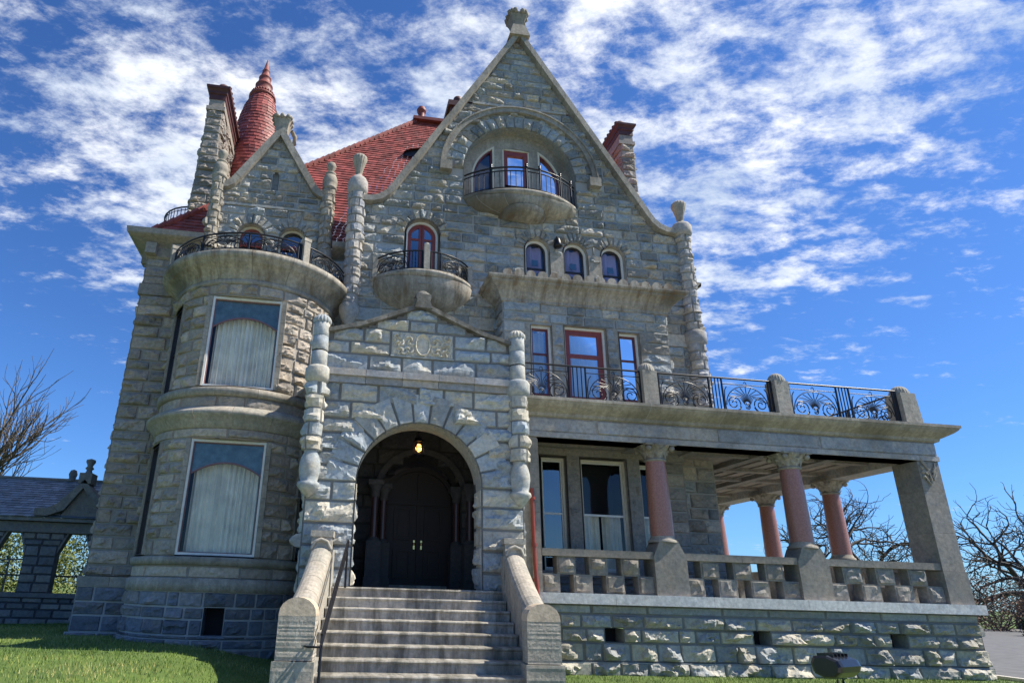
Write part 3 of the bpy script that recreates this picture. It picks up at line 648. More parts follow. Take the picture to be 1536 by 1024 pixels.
window(5.76, 6.88, 2.2, 4.72, YB, .16, False, .055, 'cream_paint', 'white_paint', .02, 'clear_glass', rails=(3.45,), reveal='veranda_stone', cur=[(5.84, 6.27, 2.2, 3.45, 'curtain_green', 5, None), (6.36, 6.80, 2.2, 3.45, 'curtain_green', 5, None)])
window(7.22, 7.74, 2.2, 4.66, YB, .16, False, .055, 'cream_paint', 'white_paint', .02, 'clear_glass', rails=(3.45,), reveal='veranda_stone', cur=[(7.28, 7.68, 2.2, 3.45, 'curtain_green', 4, None)])

# ================================================================== VERANDA
VX0, VX1, VY, VYB = 3.58, 13.75, 1.05, 11.5
m = MB(); vents = [('r', x-.19, x+.19, .86, 1.11) for x in (5.62, 8.72, 11.78)]
rockwall(m, plane(VY), (VX0, VX1), [.52, .86, 1.11, 1.36], vents, ch=.27, warm=.75, amp=.088, wr=(.35, .85), res=.04, backops=vents)
rockwall(m, plane(VY-.05), (VX0, VX1+.06), [.05, .52], (), ch=.24, warm=.5, amp=.088, wr=(.4, 1.0), res=.04)
m.box(VX0, VX1+.06, VY-.05, VY+.1, .50, .518)
rockwall(m, plane_x(VX1, 1), (VY, VYB), [.05, .52, 1.36], (), ch=.28, warm=.75, amp=.09)
rockwall(m, plane(VY), (VX0, VX1), [1.36, 1.54], (), ch=.18, warm=.1, amp=.02, wr=(.9, 1.6), res=.12)
rockwall(m, plane_x(VX1, 1), (VY, VYB), [1.36, 1.54], (), ch=.18, warm=.1, amp=.02, wr=(.9, 1.6), res=.12)
for _, a, b, c_, d_ in vents:
    for V in ([(a, VY, c_), (a, VY+.4, c_), (a, VY+.4, d_), (a, VY, d_)], [(b, VY, c_), (b, VY+.4, c_), (b, VY+.4, d_), (b, VY, d_)], [(a, VY, c_), (b, VY, c_), (b, VY+.4, c_), (a, VY+.4, c_)], [(a, VY, d_), (b, VY, d_), (b, VY+.4, d_), (a, VY+.4, d_)]): m.add(V, [(0, 1, 2, 3)], 0, (.3, .5, 0))
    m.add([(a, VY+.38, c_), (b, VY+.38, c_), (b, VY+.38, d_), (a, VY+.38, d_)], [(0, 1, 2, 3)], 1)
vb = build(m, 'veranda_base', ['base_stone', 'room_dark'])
m = MB(); boxrow(m, VX0, 13.87, .90, 1.5, 1.54, 1.735, 1.9, .003); m.box(13.2, 13.874, 1.5, VYB, 1.543, 1.732); m.box(VX0, 13.2, 1.5, YG+.2, 1.55, 1.70); m.box(9.6, 13.2, YG+.2, VYB, 1.55, 1.70)
fl = build(m, 'veranda_floor', ['slab_stone'])
def cham(m, cx, cy, w, d, z0, z1, top):
    L = [(cx-w/2, z0), (cx-w/2, z1-top), (cx-w*.30, z1), (cx+w*.30, z1), (cx+w/2, z1-top), (cx+w/2, z0)]
    m.poly(L, cy-d/2, cy+d/2, 0, (.5, .5, 0))
def column(cx, cy, rot=False):
    g = MB(); XF[0] = turn(cx, cy, 90 if rot else 0)
    cham(g, 0, 0, .70, .48, 1.735, 2.76, .28); root = build(g, 'column', ['veranda_stone'], castle, None)
    g = MB(); g.lathe([(.30, 2.76), (.30, 2.80), (.26, 2.83), (.25, 2.86), (.235, 2.89)], 0, 0, 28); build(g, 'base_ring', ['trim_stone'], root)
    g = MB(); g.lathe([(.235, 2.88), (.232, 3.3), (.222, 3.9), (.205, 4.45)], 0, 0, 28); build(g, 'shaft', ['red_granite'], root)
    g = MB(); g.lathe([(.205, 4.44), (.24, 4.46), (.235, 4.49), (.20, 4.5)], 0, 0, 24)
    g.lathe([(.20, 4.49), (.22, 4.58), (.28, 4.68), (.33, 4.73), (.33, 4.765)], 0, 0, 24)
    for row, (n, z, h, r, ro) in enumerate(((8, 4.50, .17, .215, .30), (8, 4.56, .21, .24, .39))):
        for k in range(n):
            a = (k+.5*row)*2*pi/n; ux, uy = cos(a), sin(a); tx, ty = -sin(a), cos(a)
            V = []; P_ = [(0, .03), (.35, .075), (.7, .085), (.9, .06), (1.0, .03), (.9, .012)]
            for t, wd in P_:
                rr = r+(ro-r)*t**2.2; zz_ = z+h*t if t != .9 or wd > .02 else z+h*.72
                for s in (-1, -.3, .3, 1): V.append((ux*(rr+(.02 if abs(s) < .5 else 0))+tx*wd*s, uy*(rr+(.02 if abs(s) < .5 else 0))+ty*wd*s, zz_))
            g.add(V, grid(4, 6), 0, (rng.uniform(.5, .9), .6, 0))
    for a in (45, 135, 225, 315):
        a = R_(a); x, y = .37*cos(a), .37*sin(a)
        for r in (.065, .035): g.lathe([(r*sin(t), 4.70+r*cos(t)) for t in np.linspace(0, pi, 7)], x, y, 10)
    g.box(-.34, .34, -.34, .34, 4.755, 4.80); build(g, 'capital', ['trim_stone'], root)
    XF[0] = None; return root
for x in (6.90, 10.08): column(x, 1.22)
for y in (4.0, 6.65, 9.3): column(13.38, y, True)
# end pier
g = MB()
for z0, z1, q_ in ((1.735, 2.4, .02), (2.4, 3.2, .0), (3.2, 4.1, .0), (4.1, 4.78, .0)): g.box(13.12-q_, 13.66+q_, .98-q_, 1.66+q_, z0+.002, z1-.002)
pier = build(g, 'corner_pier', ['veranda_stone'])
g = MB()
for k in range(9): # carved leaves near the pier head
    u = rng.uniform(-.2, .2); z = 4.35+.055*k; g.tube([(13.39+u*.4, .975, z-.1), (13.39+u, .955, z), (13.39+u*1.3, .965, z+.12)], .03, 6, r2=.012)
for z in (4.42, 4.53, 4.63): g.lathe([(0, z-.045), (.04, z-.03), (.045, z), (.03, z+.035), (0, z+.045)], 13.2, .975, 8)
build(g, 'carved_leaves', ['trim_stone'], pier)
# openwork checker balustrade
def balustrade(P, u0, u1, name='balustrade'):
    g = MB()
    def bx(a, b, d0, d1, z0, z1, tn=None):
        V = [P(a if i else b, (d1 if j else d0), (z1 if k else z0)) for k in (0, 1) for j in (0, 1) for i in (1, 0)]
        g.add(V, [(0, 2, 3, 1), (4, 5, 7, 6), (0, 1, 5, 4), (2, 6, 7, 3), (0, 4, 6, 2), (1, 3, 7, 5)], 0, tn or (rng.uniform(.2, .8), rng.uniform(.3, .7), 0))
    n = max(1, int(round((u1-u0)/1.6)))
    for a, b in zip(np.linspace(u0, u1, n+1)[:-1], np.linspace(u0, u1, n+1)[1:]): bx(a, b-.004, -.03, .30, 2.42, 2.56)
    k = int(round((u1-u0)/.36)); k += 1-k % 2; us = np.linspace(u0, u1, k+1)
    for i in range(k):
        row = (i+1) % 2; z0, z1 = (1.737, 2.085) if row else (2.08, 2.42); a, b = us[i]-.025, us[i+1]+.025
        a, b = max(a, u0), min(b, u1); bx(a, b, .02, .26, z0, z1)
        SS = lambda uu, z, d: np.stack([np.asarray(P(uu, .02-d, z)[0])+0*uu, np.asarray(P(uu, .02-d, z)[1])+0*uu, z], -1)
        block(g, SS, a+.01, b-.01, z0+.01, z1-.01, .05, (rng.uniform(.2, .8), rng.uniform(.3, .7), 0), res=.06)
    return build(g, name, ['veranda_stone'])
PF = lambda u, d, z: (u, 1.04+d, z)
balustrade(PF, 4.22, 6.56); balustrade(PF, 7.24, 9.74); balustrade(PF, 10.42, 13.12)
PS = lambda u, d, z: (13.62-d, u, z)
balustrade(PS, 1.66, 3.66); balustrade(PS, 4.34, 6.31); balustrade(PS, 6.99, 8.96); balustrade(PS, 9.64, VYB)
m = MB(); boxrow(m, 3.60, 4.18, .98, 1.3, 1.735, 4.78, 9); 
for z in np.arange(1.74, 4.7, .5): m.box(4.0, 4.19, .96, 1.4, z+.003, z+.497)
build(m, 'end_pilaster', ['veranda_stone'])
# entablature, cornice, ceiling
m = MB(); S2 = plane(.97)
rockwall(m, S2, (3.58, 13.68), [4.90, 5.22], (), ch=.32, warm=.12, amp=.02, wr=(1.6, 3.0), res=.10)
m.box(3.58, 13.68, .98, 1.46, 4.79, 5.24, 0, (.4, .5, 0)); m.box(3.58, 13.70, .955, 1.46, 4.79, 4.90, 0, (.6, .6, 0))
m.box(13.13, 13.69, 1.46, VYB, 4.79, 5.24, 0, (.4, .5, 0)); rockwall(m, plane_x(13.69, 1), (1.0, VYB), [4.80, 5.22], (), ch=.42, warm=.2, amp=.03, wr=(1.2, 2.2), res=.1)
en = build(m, 'entablature', ['cool_trim'])
m = MB(); prof = [(.0, 5.22), (.05, 5.24), (.07, 5.30), (.15, 5.34), (.26, 5.40), (.33, 5.46), (.35, 5.50), (.37, 5.50), (.37, 5.565), (-.2, 5.585)]
m.sweep(prof, [(3.58, .95)]+[(x, .95) for x in np.linspace(5, 12, 6)]+[(13.70, .95), (13.70, VYB)], [(0, -1)]*7+[(1, -1), (1, 0)], 0, (.6, .6, 0))
for x in (5.05, 6.6, 8.3, 9.9, 11.3, 12.6): m.add([(x+a_, .947-o, z) for a_ in (-.010, .010) for o, z in prof[1:9]], grid(8, 2), 0, (.9, .5, .9))
build(m, 'cornice', ['trim_stone'], en)
m = MB(); m.box(3.6, 13.66, 1.0, YG+.1, 5.42, 5.60, 0, (.5, .5, 0)); m.box(9.6, 13.66, YG+.1, VYB, 5.42, 5.60, 0, (.5, .5, 0))
m.box(3.6, 13.2, 1.44, 11.4, 5.02, 5.10, 0, (.7, .8, 0))
for x in (6.9, 10.08, 8.35, 11.8): m.box(x-.13, x+.13, 1.46, 3.3 if x < 9.6 else VYB, 4.90, 5.03)
for y in (4.0, 6.65, 9.3, 2.4, 5.3, 8.0): m.box(9.7 if y > 3 else 4.0, 13.13, y-.10, y+.10, 4.93, 5.03)
for x in np.arange(10.2, 13.0, .42): m.box(x-.02, x+.02, 1.46, VYB, 4.985, 5.03)
build(m, 'veranda_ceiling', ['veranda_stone'], en)
# roof-top parapet posts and iron railings
def post(x, y, w=.34, z1=6.42, par=None, h=.22, zr=5.58):
    g = MB(); g.box(x-w/2, x+w/2, y-w/2, y+w/2, zr, z1); o = build(g, 'parapet_post', ['newel_stone'], par or en)
    g = MB(); g.lathe([(w*.53*cos(t), z1+h*sin(t)) for t in np.linspace(0, pi/2, 8)]+[(0, z1+h)], x, y, 64, rib=.06, nrib=18); build(g, 'ribbed_dome', ['newel_stone'], o)
for x in (6.78, 9.96): post(x, 1.02)
g = MB(); g.poly([(12.98, 5.58), (12.98, 6.36), (13.36, 6.36), (13.42, 5.58)], .85, 1.3); o = build(g, 'parapet_post', ['newel_stone'], en)
g = MB(); g.lathe([(.20*cos(t), 6.36+.22*sin(t)) for t in np.linspace(0, pi/2, 8)]+[(0, 6.58)], 13.17, 1.07, 64, rib=.06, nrib=18); build(g, 'ribbed_dome', ['newel_stone'], o)
PR = flat(.98)
railing('railing', PR, 3.72, 6.60, 5.62, 6.42, en, [('f', 1.22), ('b', .42), ('f', 1.24)])
railing('railing', PR, 6.96, 9.78, 5.62, 6.42, en, [('b', .10), ('f', 1.16), ('b', .36), ('f', 1.10), ('b', .10)])
railing('railing', PR, 10.14, 12.97, 5.62, 6.42, en, [('b', .10), ('f', 1.16), ('b', .36), ('f', 1.10), ('b', .10)])
railing('railing', flat_x(13.15), 1.3, 5.2, 5.62, 6.42, en, [('b', .1), ('f', 1.2), ('b', .4), ('f', 1.2), ('b', .4), ('f', .6)])
railing('railing', flat_x(13.15), 5.2, 10.2, 5.62, 6.42, en, [('f', 1.3), ('b', .4), ('f', 1.3), ('b', .4), ('f', 1.3), ('b', .3)])

# ================================================================== PORTAL (front y=0)
PX0, PX1, PC = -.45, 3.56, 1.6
m = MB(); po = ('a', PC, 3.50, 1.15, 1.70); pc_ = ('a', PC, 3.50, 1.46, 3.4)
pin = [(1.95, 6.30), (1.2, 6.50), (.5, 6.80), (.2, 6.93), (0, 7.0)]
def pspan(z):
    h = np.interp(z, [p[1] for p in pin], [p[0] for p in pin]); return (1.56-h, 1.56+h)
rockwall(m, plane(0), (PX0, PX1), [.25, 1.70], (), ch=.33, warm=.6, amp=.06, wr=(.5, 1.0))
rockwall(m, plane(0), (PX0, PX1), [1.70, 3.50, 5.36], [po, pc_], backops=[po], ch=.33, warm=.45, amp=.062, wr=(.45, 1.0), res=.042)
voussoirs(m, PC, 3.50, 0, 1.15, 1.74, n=13, amp=.045, warm=.4, res=.045)
cr = ('r', .95, 2.21, 5.96, 6.50)
rockwall(m, plane(0), lambda z: (-.4, 3.5) if z < 6.30 else pspan(z), [5.60, 5.96, 6.50, 7.0], [cr], backops=[], ch=.27, warm=.25, amp=.06, wr=(.5, .95), res=.055)
band(m, archline(PC, 3.50, 1.15, 1.70, 30), -.03, .55, 0, (.4, .6, 0))
# jamb returns built of rough stones
for x, s in ((PC-1.15, 1), (PC+1.15, -1)): rockwall(m, plane_x(x, s), (.0, .55), [1.72, 3.5], (), ch=.33, warm=.6, amp=.05, wr=(.5, .6))
rockwall(m, plane_x(PX1, 1), (0, YG), [1.7, 5.3, 6.3], (), ch=.33, warm=.5, amp=.05); rockwall(m, plane_x(PX0, -1), (0, 3.2), [.3, 6.35], (), ch=.33, warm=.5, amp=.05)
pw = build(m, 'portal_wall', ['portal_stone'])
m = MB()
boxrow(m, -.2, 3.3, -.16, .1, 5.47, 5.60, .75); boxrow(m, -.2, 3.3, -.09, .1, 5.34, 5.468, .75); build(m, 'string_course', ['cool_trim'], pw)
m = MB(); po_ = [(1.95, 6.375), (1.2, 6.585), (.5, 6.895), (.2, 7.03), (.1, 7.09)]
for s in (-1, 1):
    L0 = [(1.56+s*x, z) for x, z in po_]; L1 = [(1.56+s*x, z) for x, z in pin[:-1]+[(.0, 7.0)]]; stonering(m, L0, L1, -.14, .45, .6)
m.poly([(1.38, 6.98), (1.43, 7.16), (1.41, 7.2), (1.41, 7.28), (1.71, 7.28), (1.71, 7.2), (1.69, 7.16), (1.74, 6.98)], -.17, .25)
m.lathe([(.17, 7.28), (.15, 7.35), (.09, 7.40), (0, 7.42)], 1.56, .03, 20)
build(m, 'pediment_coping', ['weathered_coping'], pw)
# carved crest panel: shield between two scrolling leaf forms
m = MB(); m.box(.97, 2.19, -.015, .05, 5.98, 6.48, 0, (.4, .4, 0))
nx_, nz_ = 84, 36; UU, ZZ = np.meshgrid(np.linspace(.985, 2.175, nx_), np.linspace(5.99, 6.475, nz_)); ax2 = np.abs(UU-1.58); zc_ = ZZ-6.23
Hh = np.zeros_like(UU)
for cx2, cz2, kk, ph_ in ((.25, .07, 2, .3), (.45, -.02, 3, 1.4), (.28, -.13, 2, 2.2), (.50, .15, 2, 4.0), (.42, -.17, 3, 5.0)):
    dx, dz = ax2-cx2, zc_-cz2; rr_ = np.hypot(dx, dz); th_ = np.arctan2(dz, dx); Hh = np.maximum(Hh, np.clip(np.sin(60*rr_+kk*th_+ph_)*1.4, 0, 1)*np.clip(1.25-rr_/.17, 0, 1))
rs_ = np.hypot((UU-1.58)/.13, zc_/.21); Hh = np.where(rs_ < 1.25, 0, Hh)+.95*np.exp(-((rs_-1.05)/.13)**2)+.35*np.clip(.9-rs_, 0, 1)
Hh *= np.clip((.6-ax2)/.02, 0, 1); Hh[0] = Hh[-1] = 0
m.add(plane(-.016)(UU, ZZ, .062*Hh+rng.normal(size=Hh.shape)*.002), grid(nx_, nz_), 0, (.9, .85, 0))
m.box(.955, 2.205, -.05, .0, 5.955, 5.98); 
build(m, 'carved_crest', ['portal_stone'], pw)
for x, z0, sx in ((-.40, 3.98, 0), (3.48, 4.0, 0)):
    m = MB(); rockcol(m, x, -.06, .165, 4.0, 5.30, h=.24, amp=.05, warm=.7, n=3)
    m.lathe([(.16, 5.28), (.215, 5.33), (.235, 5.38), (.235, 5.55), (.20, 5.60), (.155, 5.62)], x, -.06, 28)
    for z_ in (5.62, 5.93, 6.22): m.lathe([(.15, z_), (.157, z_+.01), (.152, z_+.285), (.145, z_+.29)], x, -.06, 28)
    m.lathe([(.155, 6.50), (.17, 6.52), (.16, 6.59), (.10, 6.66), (0, 6.69)], x, -.06, 60, rib=.08, nrib=15)
    m.lathe([(.14, 4.02), (.12, 3.97), (.155, 3.90), (.185, 3.78), (.19, 3.68), (.17, 3.54), (.15, 3.46), (.195, 3.43), (.205, 3.38), (.155, 3.32), (.10, 3.24), (.04, 3.19), (0, 3.18)], x, -.06, 28)
    build(m, 'corbelled_column', ['portal_stone'], pw)
m = MB(); m.add([(PX0, .3, 6.3), (1.56, .3, 6.95), (1.56, 3.3, 6.95), (PX0, 3.3, 6.3), (3.56, .3, 6.3), (3.56, 3.3, 6.3)], [(0, 1, 2, 3), (1, 4, 5, 2)]); build(m, 'portal_roof', ['slate'], pw)
# porch interior (its axis drifts a little to the right going in)
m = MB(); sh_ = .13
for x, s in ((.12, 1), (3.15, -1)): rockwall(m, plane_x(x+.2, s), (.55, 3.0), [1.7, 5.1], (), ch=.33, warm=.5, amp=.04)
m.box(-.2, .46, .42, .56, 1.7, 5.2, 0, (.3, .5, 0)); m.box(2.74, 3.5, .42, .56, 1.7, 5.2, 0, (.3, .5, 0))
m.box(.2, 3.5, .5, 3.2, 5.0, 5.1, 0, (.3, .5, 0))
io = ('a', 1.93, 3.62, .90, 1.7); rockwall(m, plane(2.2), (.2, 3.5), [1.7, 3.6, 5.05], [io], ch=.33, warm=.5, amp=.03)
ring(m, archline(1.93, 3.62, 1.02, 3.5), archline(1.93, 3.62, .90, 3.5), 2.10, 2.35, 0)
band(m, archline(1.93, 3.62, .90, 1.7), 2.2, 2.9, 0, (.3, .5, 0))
build(m, 'porch_wall', ['shaded_porch_stone'], pw)
m = MB(); m.box(PX0+.1, 3.5, -.2, 3.2, 1.55, 1.722); m.box(1.2, 2.75, 2.5, 3.1, 1.722, 1.80); build(m, 'porch_floor', ['step_stone'], pw)
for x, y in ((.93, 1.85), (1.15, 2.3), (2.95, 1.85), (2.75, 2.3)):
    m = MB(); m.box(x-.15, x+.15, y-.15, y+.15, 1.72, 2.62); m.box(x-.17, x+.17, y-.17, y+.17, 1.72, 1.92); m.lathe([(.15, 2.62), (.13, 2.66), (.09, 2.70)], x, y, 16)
    o = build(m, 'pedestal', ['shaded_porch_stone'], pw)
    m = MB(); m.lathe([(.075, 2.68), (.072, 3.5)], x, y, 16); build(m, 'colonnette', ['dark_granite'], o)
    m = MB(); m.lathe([(.08, 3.5), (.10, 3.53), (.09, 3.6), (.16, 3.75)], x, y, 12); m.box(x-.16, x+.16, y-.16, y+.16, 3.75, 3.85); build(m, 'capital', ['shaded_porch_stone'], o)
dr = MB(); fill(dr, archline(1.98, 3.5, .80, 1.8), 2.86)
ring(dr, archline(1.98, 3.5, .86, 1.78), archline(1.98, 3.5, .76, 1.78), 2.78, 2.9)
for s in (-1, 1):
    cx = 1.98+s*.34
    for z0, z1 in ((1.95, 2.55), (2.75, 3.45)):
        a_, b_ = cx-.2, cx+.2; ring(dr, rect(a_, b_, z0, z1)+[(a_, z0)], rect(a_+.05, b_-.05, z0+.05, z1-.05)+[(a_+.05, z0+.05)], 2.82, 2.86); dr.box(a_+.1, b_-.1, 2.835, 2.86, z0+.1, z1-.1)
dr.box(1.955, 2.005, 2.81, 2.86, 1.8, 4.2); dr.box(1.25, 2.7, 2.80, 2.86, 3.5, 3.6)
door = build(dr, 'front_door', ['dark_wood'], castle, 'dark panelled wooden double door deep in the entrance arch')
m = MB()
for s in (-1, 1): m.lathe([(0, 2.63), (.02, 2.635), (.03, 2.66), (.02, 2.685), (0, 2.69)], 1.98+s*.08, 2.78, 12); m.box(1.98+s*.08-.018, 1.98+s*.08+.018, 2.80, 2.815, 2.55, 2.74)
build(m, 'handle', ['brass'], door)
m = MB(); m.tube([(4.05, .80, 1.40), (4.04, .86, 1.9), (4.03, .90, 2.3), (4.02, .91, 3.0), (4.02, .91, 3.7)], .04, 8)
for z in (2.6, 3.5, 1.95): m.lathe([(.055, z-.03), (.055, z+.03)], 4.025, .9, 10)
build(m, 'drainpipe', ['pipe_red'])
# ================================================================== ROUND TOWER BAY (centre on the wall plane y=3.8)
TX, TY, TR = -2.18, 3.8, 1.90
def u_of(a, R=TR): return R_(a)*R
U0, U1 = u_of(-95), u_of(92)
wa = [(-24, 24), (52, 78), (-78, -52)]
ops = [('r', u_of(a), u_of(b), 5.70, 7.88) for a, b in wa]+[('r', u_of(a), u_of(b), 2.20, 4.58) for a, b in wa]
m = MB(); S = cyl(TX, TY, TR)
rockwall(m, S, (U0, U1), [5.2, 5.5], (), ch=.3, warm=.6, amp=.03, wr=(.5, 1.1), seg=.2)
rockwall(m, S, (U0, U1), [5.69, 7.88, 8.15], ops, ch=.27, warm=.8, amp=.055, wr=(.3, .7), seg=.2, backops=ops)
rockwall(m, S, (U0, U1), [4.58, 4.80], (), ch=.25, warm=.6, amp=.03, wr=(.7, 1.3), seg=.2)
rockwall(m, S, (U0, U1), [2.20, 4.58], ops, ch=.27, warm=.7, amp=.05, wr=(.3, .7), seg=.2, backops=ops)
rockwall(m, S, (U0, U1), [1.80, 2.04], (), ch=.25, warm=.6, amp=.025, wr=(.6, 1.1), seg=.2)
tw = build(m, 'round_tower_wall', ['tower_stone'])
m = MB(); v = ('r', -.03, .35, .78, 1.28); S = cyl(TX, TY, TR+.07); k = (TR+.07)
rockwall(m, S, (R_(-95)*k, R_(92)*k), [.72, .78, 1.28, 1.56], [v], ch=.27, warm=.25, wvar=.3, amp=.035, wr=(.25, .75), seg=.2, backops=[v])
rockwall(m, cyl(TX, TY, TR+.11), (R_(-95)*(k+.04), R_(92)*(k+.04)), [.35, .72], (), ch=.22, warm=.25, amp=.04, wr=(.3, .8), seg=.2)
m.lathe([(TR+.11, .72), (TR+.06, .73)], TX, TY, 48, tint=(.5, .2, 0)); 
for V in ([(TX-.03, TY-k, .78), (TX-.03, TY-k+.4, .78), (TX-.03, TY-k+.4, 1.28), (TX-.03, TY-k, 1.28)], [(TX+.35, TY-k+.03, .78), (TX+.35, TY-k+.4, .78), (TX+.35, TY-k+.4, 1.28), (TX+.35, TY-k+.03, 1.28)]): m.add(V, [(0, 1, 2, 3)], 0, (.4, .3, 0))
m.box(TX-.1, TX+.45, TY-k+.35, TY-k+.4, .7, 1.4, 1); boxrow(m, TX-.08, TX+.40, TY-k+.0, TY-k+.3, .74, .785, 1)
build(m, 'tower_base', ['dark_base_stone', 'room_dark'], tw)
m = MB(); a0, a1 = -pi, .04
segs = 9
def rings(mb, prof, n=9, tintf=None):
    for k in range(n):
        A0 = a0+(a1-a0)*k/n+.0015; A1 = a0+(a1-a0)*(k+1)/n-.0015
        mb.lathe(prof, TX, TY, 8, A0, A1, tint=(rng.uniform(.3, .8), rng.uniform(.3, .8), 0))
for pr_, k in (([(TR-.05, 1.55), (TR+.10, 1.56), (TR+.10, 1.78), (TR+.03, 1.81), (TR-.05, 1.81)], 9), ([(TR-.05, 2.04), (TR+.07, 2.05), (TR+.09, 2.18), (TR+.02, 2.205), (TR-.05, 2.205)], 7), ([(TR-.05, 5.49), (TR+.08, 5.50), (TR+.10, 5.66), (TR+.03, 5.69), (TR-.05, 5.70)], 7), ([(TR-.06, 8.14), (TR+.05, 8.15), (TR+.05, 8.26), (TR+.02, 8.27)], 7)):
    m = MB(); rings(m, pr_, k); build(m, 'stone_course', ['trim_stone'], tw)
m = MB(); rings(m, [(TR-.02, 4.78), (TR+.05, 4.80), (TR+.07, 4.88), (TR+.13, 4.93), (TR+.16, 5.0), (TR+.23, 5.03), (TR+.25, 5.10), (TR+.20, 5.15), (TR+.03, 5.26), (TR-.05, 5.27)], 8); build(m, 'ledge', ['newel_stone'], tw)
m = MB(); rings(m, [(TR-.02, 8.25), (TR+.05, 8.27), (TR+.05, 8.33), (TR+.09, 8.37), (TR+.16, 8.46), (TR+.28, 8.54), (TR+.36, 8.57), (TR+.37, 8.62), (TR+.42, 8.635), (TR+.46, 8.69), (TR+.46, 8.79), (TR+.40, 8.825), (TR-.3, 8.84)], 8)
m.lathe([(0, 8.82), (TR+.3, 8.82)], TX, TY, 40, a0, a1)
tc_ = build(m, 'cornice', ['balcony_stone'], tw)
def twin(ang, hw, z0, z1, front):
    XF[0] = turn(TX, TY, ang); c_ = TR*cos(math.asin(min(.99, hw/TR)))
    yw = -c_-.02; g = MB()
    # jamb returns and head/sill between curved face and flat frame
    for s in (-1, 1):
        for k in range(8):
            za, zb = z0+(z1-z0)*k/8, z0+(z1-z0)*(k+1)/8; g.box(min(s*(hw-.005), s*(hw+.10)), max(s*(hw-.005), s*(hw+.10)), yw-.02, yw+.3, za+.003, zb-.003)
    arc = np.linspace(-hw, hw, 12)
    for z in (z0, z1): g.add([(x, -math.sqrt(TR*TR-x*x)-.01, z) for x in arc]+[(x, yw+.3, z) for x in arc], grid(12, 2), 0, (.6, .6, 0))
    rv = build(g, 'reveal', ['trim_stone'], tw)
    if front:
        
        tz = z1-.62
        o = window(-hw, hw, z0, z1, yw, .10, False, .05, 'white_paint', 'transom_mauve', .018, 'clear_glass', cur=[(-hw+.09, hw-.09, z0+.06, z1-.30, 'curtain_green', 13, lambda x: z1-.30-.20*(x/hw)**2)], room=1.0, label='large tower window with pale green drapes under an arched head light')
        g = MB(); A = np.linspace(-hw+.06, hw-.06, 14); ar = [(x, z1-.48-.30*(x/hw)**2) for x in A]
        ring(g, ar, [(x, z+.035) for x, z in ar], yw+.06, yw+.10, 0); build(g, 'transom', ['transom_mauve'], o)
        g = MB(); g.add([(x, yw+.093, z+.03) for x, z in ar]+[(x, yw+.093, z1-.07) for x, z in ar], grid(14, 2), 0, (.5, .5, 0)); build(g, 'leaded_head', ['leaded_glass'], o)
    else:
        window(-hw, hw, z0, z1, yw, .12, False, .04, 'dark_sash', 'dark_sash', .02, 'blue_glass', rails=((z0+z1)/2,), cur=[(-hw+.05, hw-.05, (z0+z1)/2, z1-.03, 'curtain_plum', 3, None)] if z0 > 5 else None)
    XF[0] = None
plain('leaded_glass', (.085, .13, .15), .15, noise=.5, nscale=6)
for (a, b) in wa:
    for z0, z1 in ((5.72, 7.86), (2.23, 4.56)): twin((a+b)/2, TR*sin(R_((b-a)/2)), z0, z1, a == -24)
# curved iron railing and posts on the tower balcony
PT = arcm(TX, TY, TR+.30); RT = TR+.30
for a in (-66, 32, 78): q = MB(); XF[0] = turn(TX, TY, a); q.box(-.08, .08, -RT-.09, -RT+.09, 8.83, 9.40, 0, (.8, .7, 0)); q.box(-.095, .095, -RT-.10, -RT+.10, 9.38, 9.46, 0, (.8, .7, 0)); XF[0] = None; build(q, 'parapet_post', ['newel_stone'], tc_)
A_ = lambda d: R_(d)*RT
railing('railing', PT, A_(-63.5), A_(29.5), 8.85, 9.30, tc_, [('b', .1)]+[('f', (A_(93)-.3)/3), ('b', .05)]*3+[('b', .05)])
railing('railing', PT, A_(34.5), A_(76), 8.85, 9.30, tc_, [('b', .08), ('f', A_(41.5)-.2), ('b', .12)])
railing('railing', PT, A_(-90), A_(-68), 8.85, 9.30, tc_, [('f', A_(22))])

# ================================================================== LEFT WALL, small gable
YL = 3.8; LX = -5.12
m = MB(); S = plane(YL)
rockwall(m, S, (LX, -3.6), [1.82, 8.52], (), ch=.28, warm=.45, wvar=.3, amp=.06)
rockwall(m, S, (LX, -3.3), [8.82, 9.56], (), ch=.28, warm=.45, amp=.05)
rockwall(m, plane_x(LX, -1), (YL, 12), [1.82, 8.52], (), ch=.28, warm=.45, amp=.045)
rockwall(m, plane_x(LX, -1), (YL, 12), [8.82, 9.56], (), ch=.28, warm=.45, amp=.045)
lwall = build(m, 'left_wall', ['left_stone'])
m = MB(); boxrow(m, LX-.05, -3.9, YL-.06, YL+.1, 8.52, 8.82, .9); m.box(LX-.053, LX+.1, YL+.1, 12, 8.523, 8.817); build(m, 'string_course', ['veranda_stone'], lwall)
m = MB(); boxrow(m, LX-.10, -3.9, YL-.10, YL+.1, 1.60, 1.80, .8); m.box(LX-.103, LX+.1, YL+.1, 12, 1.603, 1.797)
build(m, 'string_course', ['veranda_stone'], lwall)
m = MB(); rockwall(m, plane(YL-.08), (LX-.08, -3.6), [.70, 1.60], (), ch=.30, warm=.2, amp=.035, wr=(.35, .8)); rockwall(m, plane(YL-.14), (LX-.14, -3.6), [.3, .70], (), ch=.30, warm=.2, amp=.045, wr=(.35, .8))
rockwall(m, plane_x(LX-.08, -1), (YL-.08, 12), [.3, 1.60], (), ch=.30, warm=.2, amp=.05)
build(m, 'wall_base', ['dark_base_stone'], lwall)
m = MB(); prof = [(0, 9.55), (.06, 9.60), (.06, 9.86), (.12, 9.90), (.30, 9.98), (.42, 10.02), (.46, 10.05), (.48, 10.19), (.44, 10.21), (-.3, 10.23)]
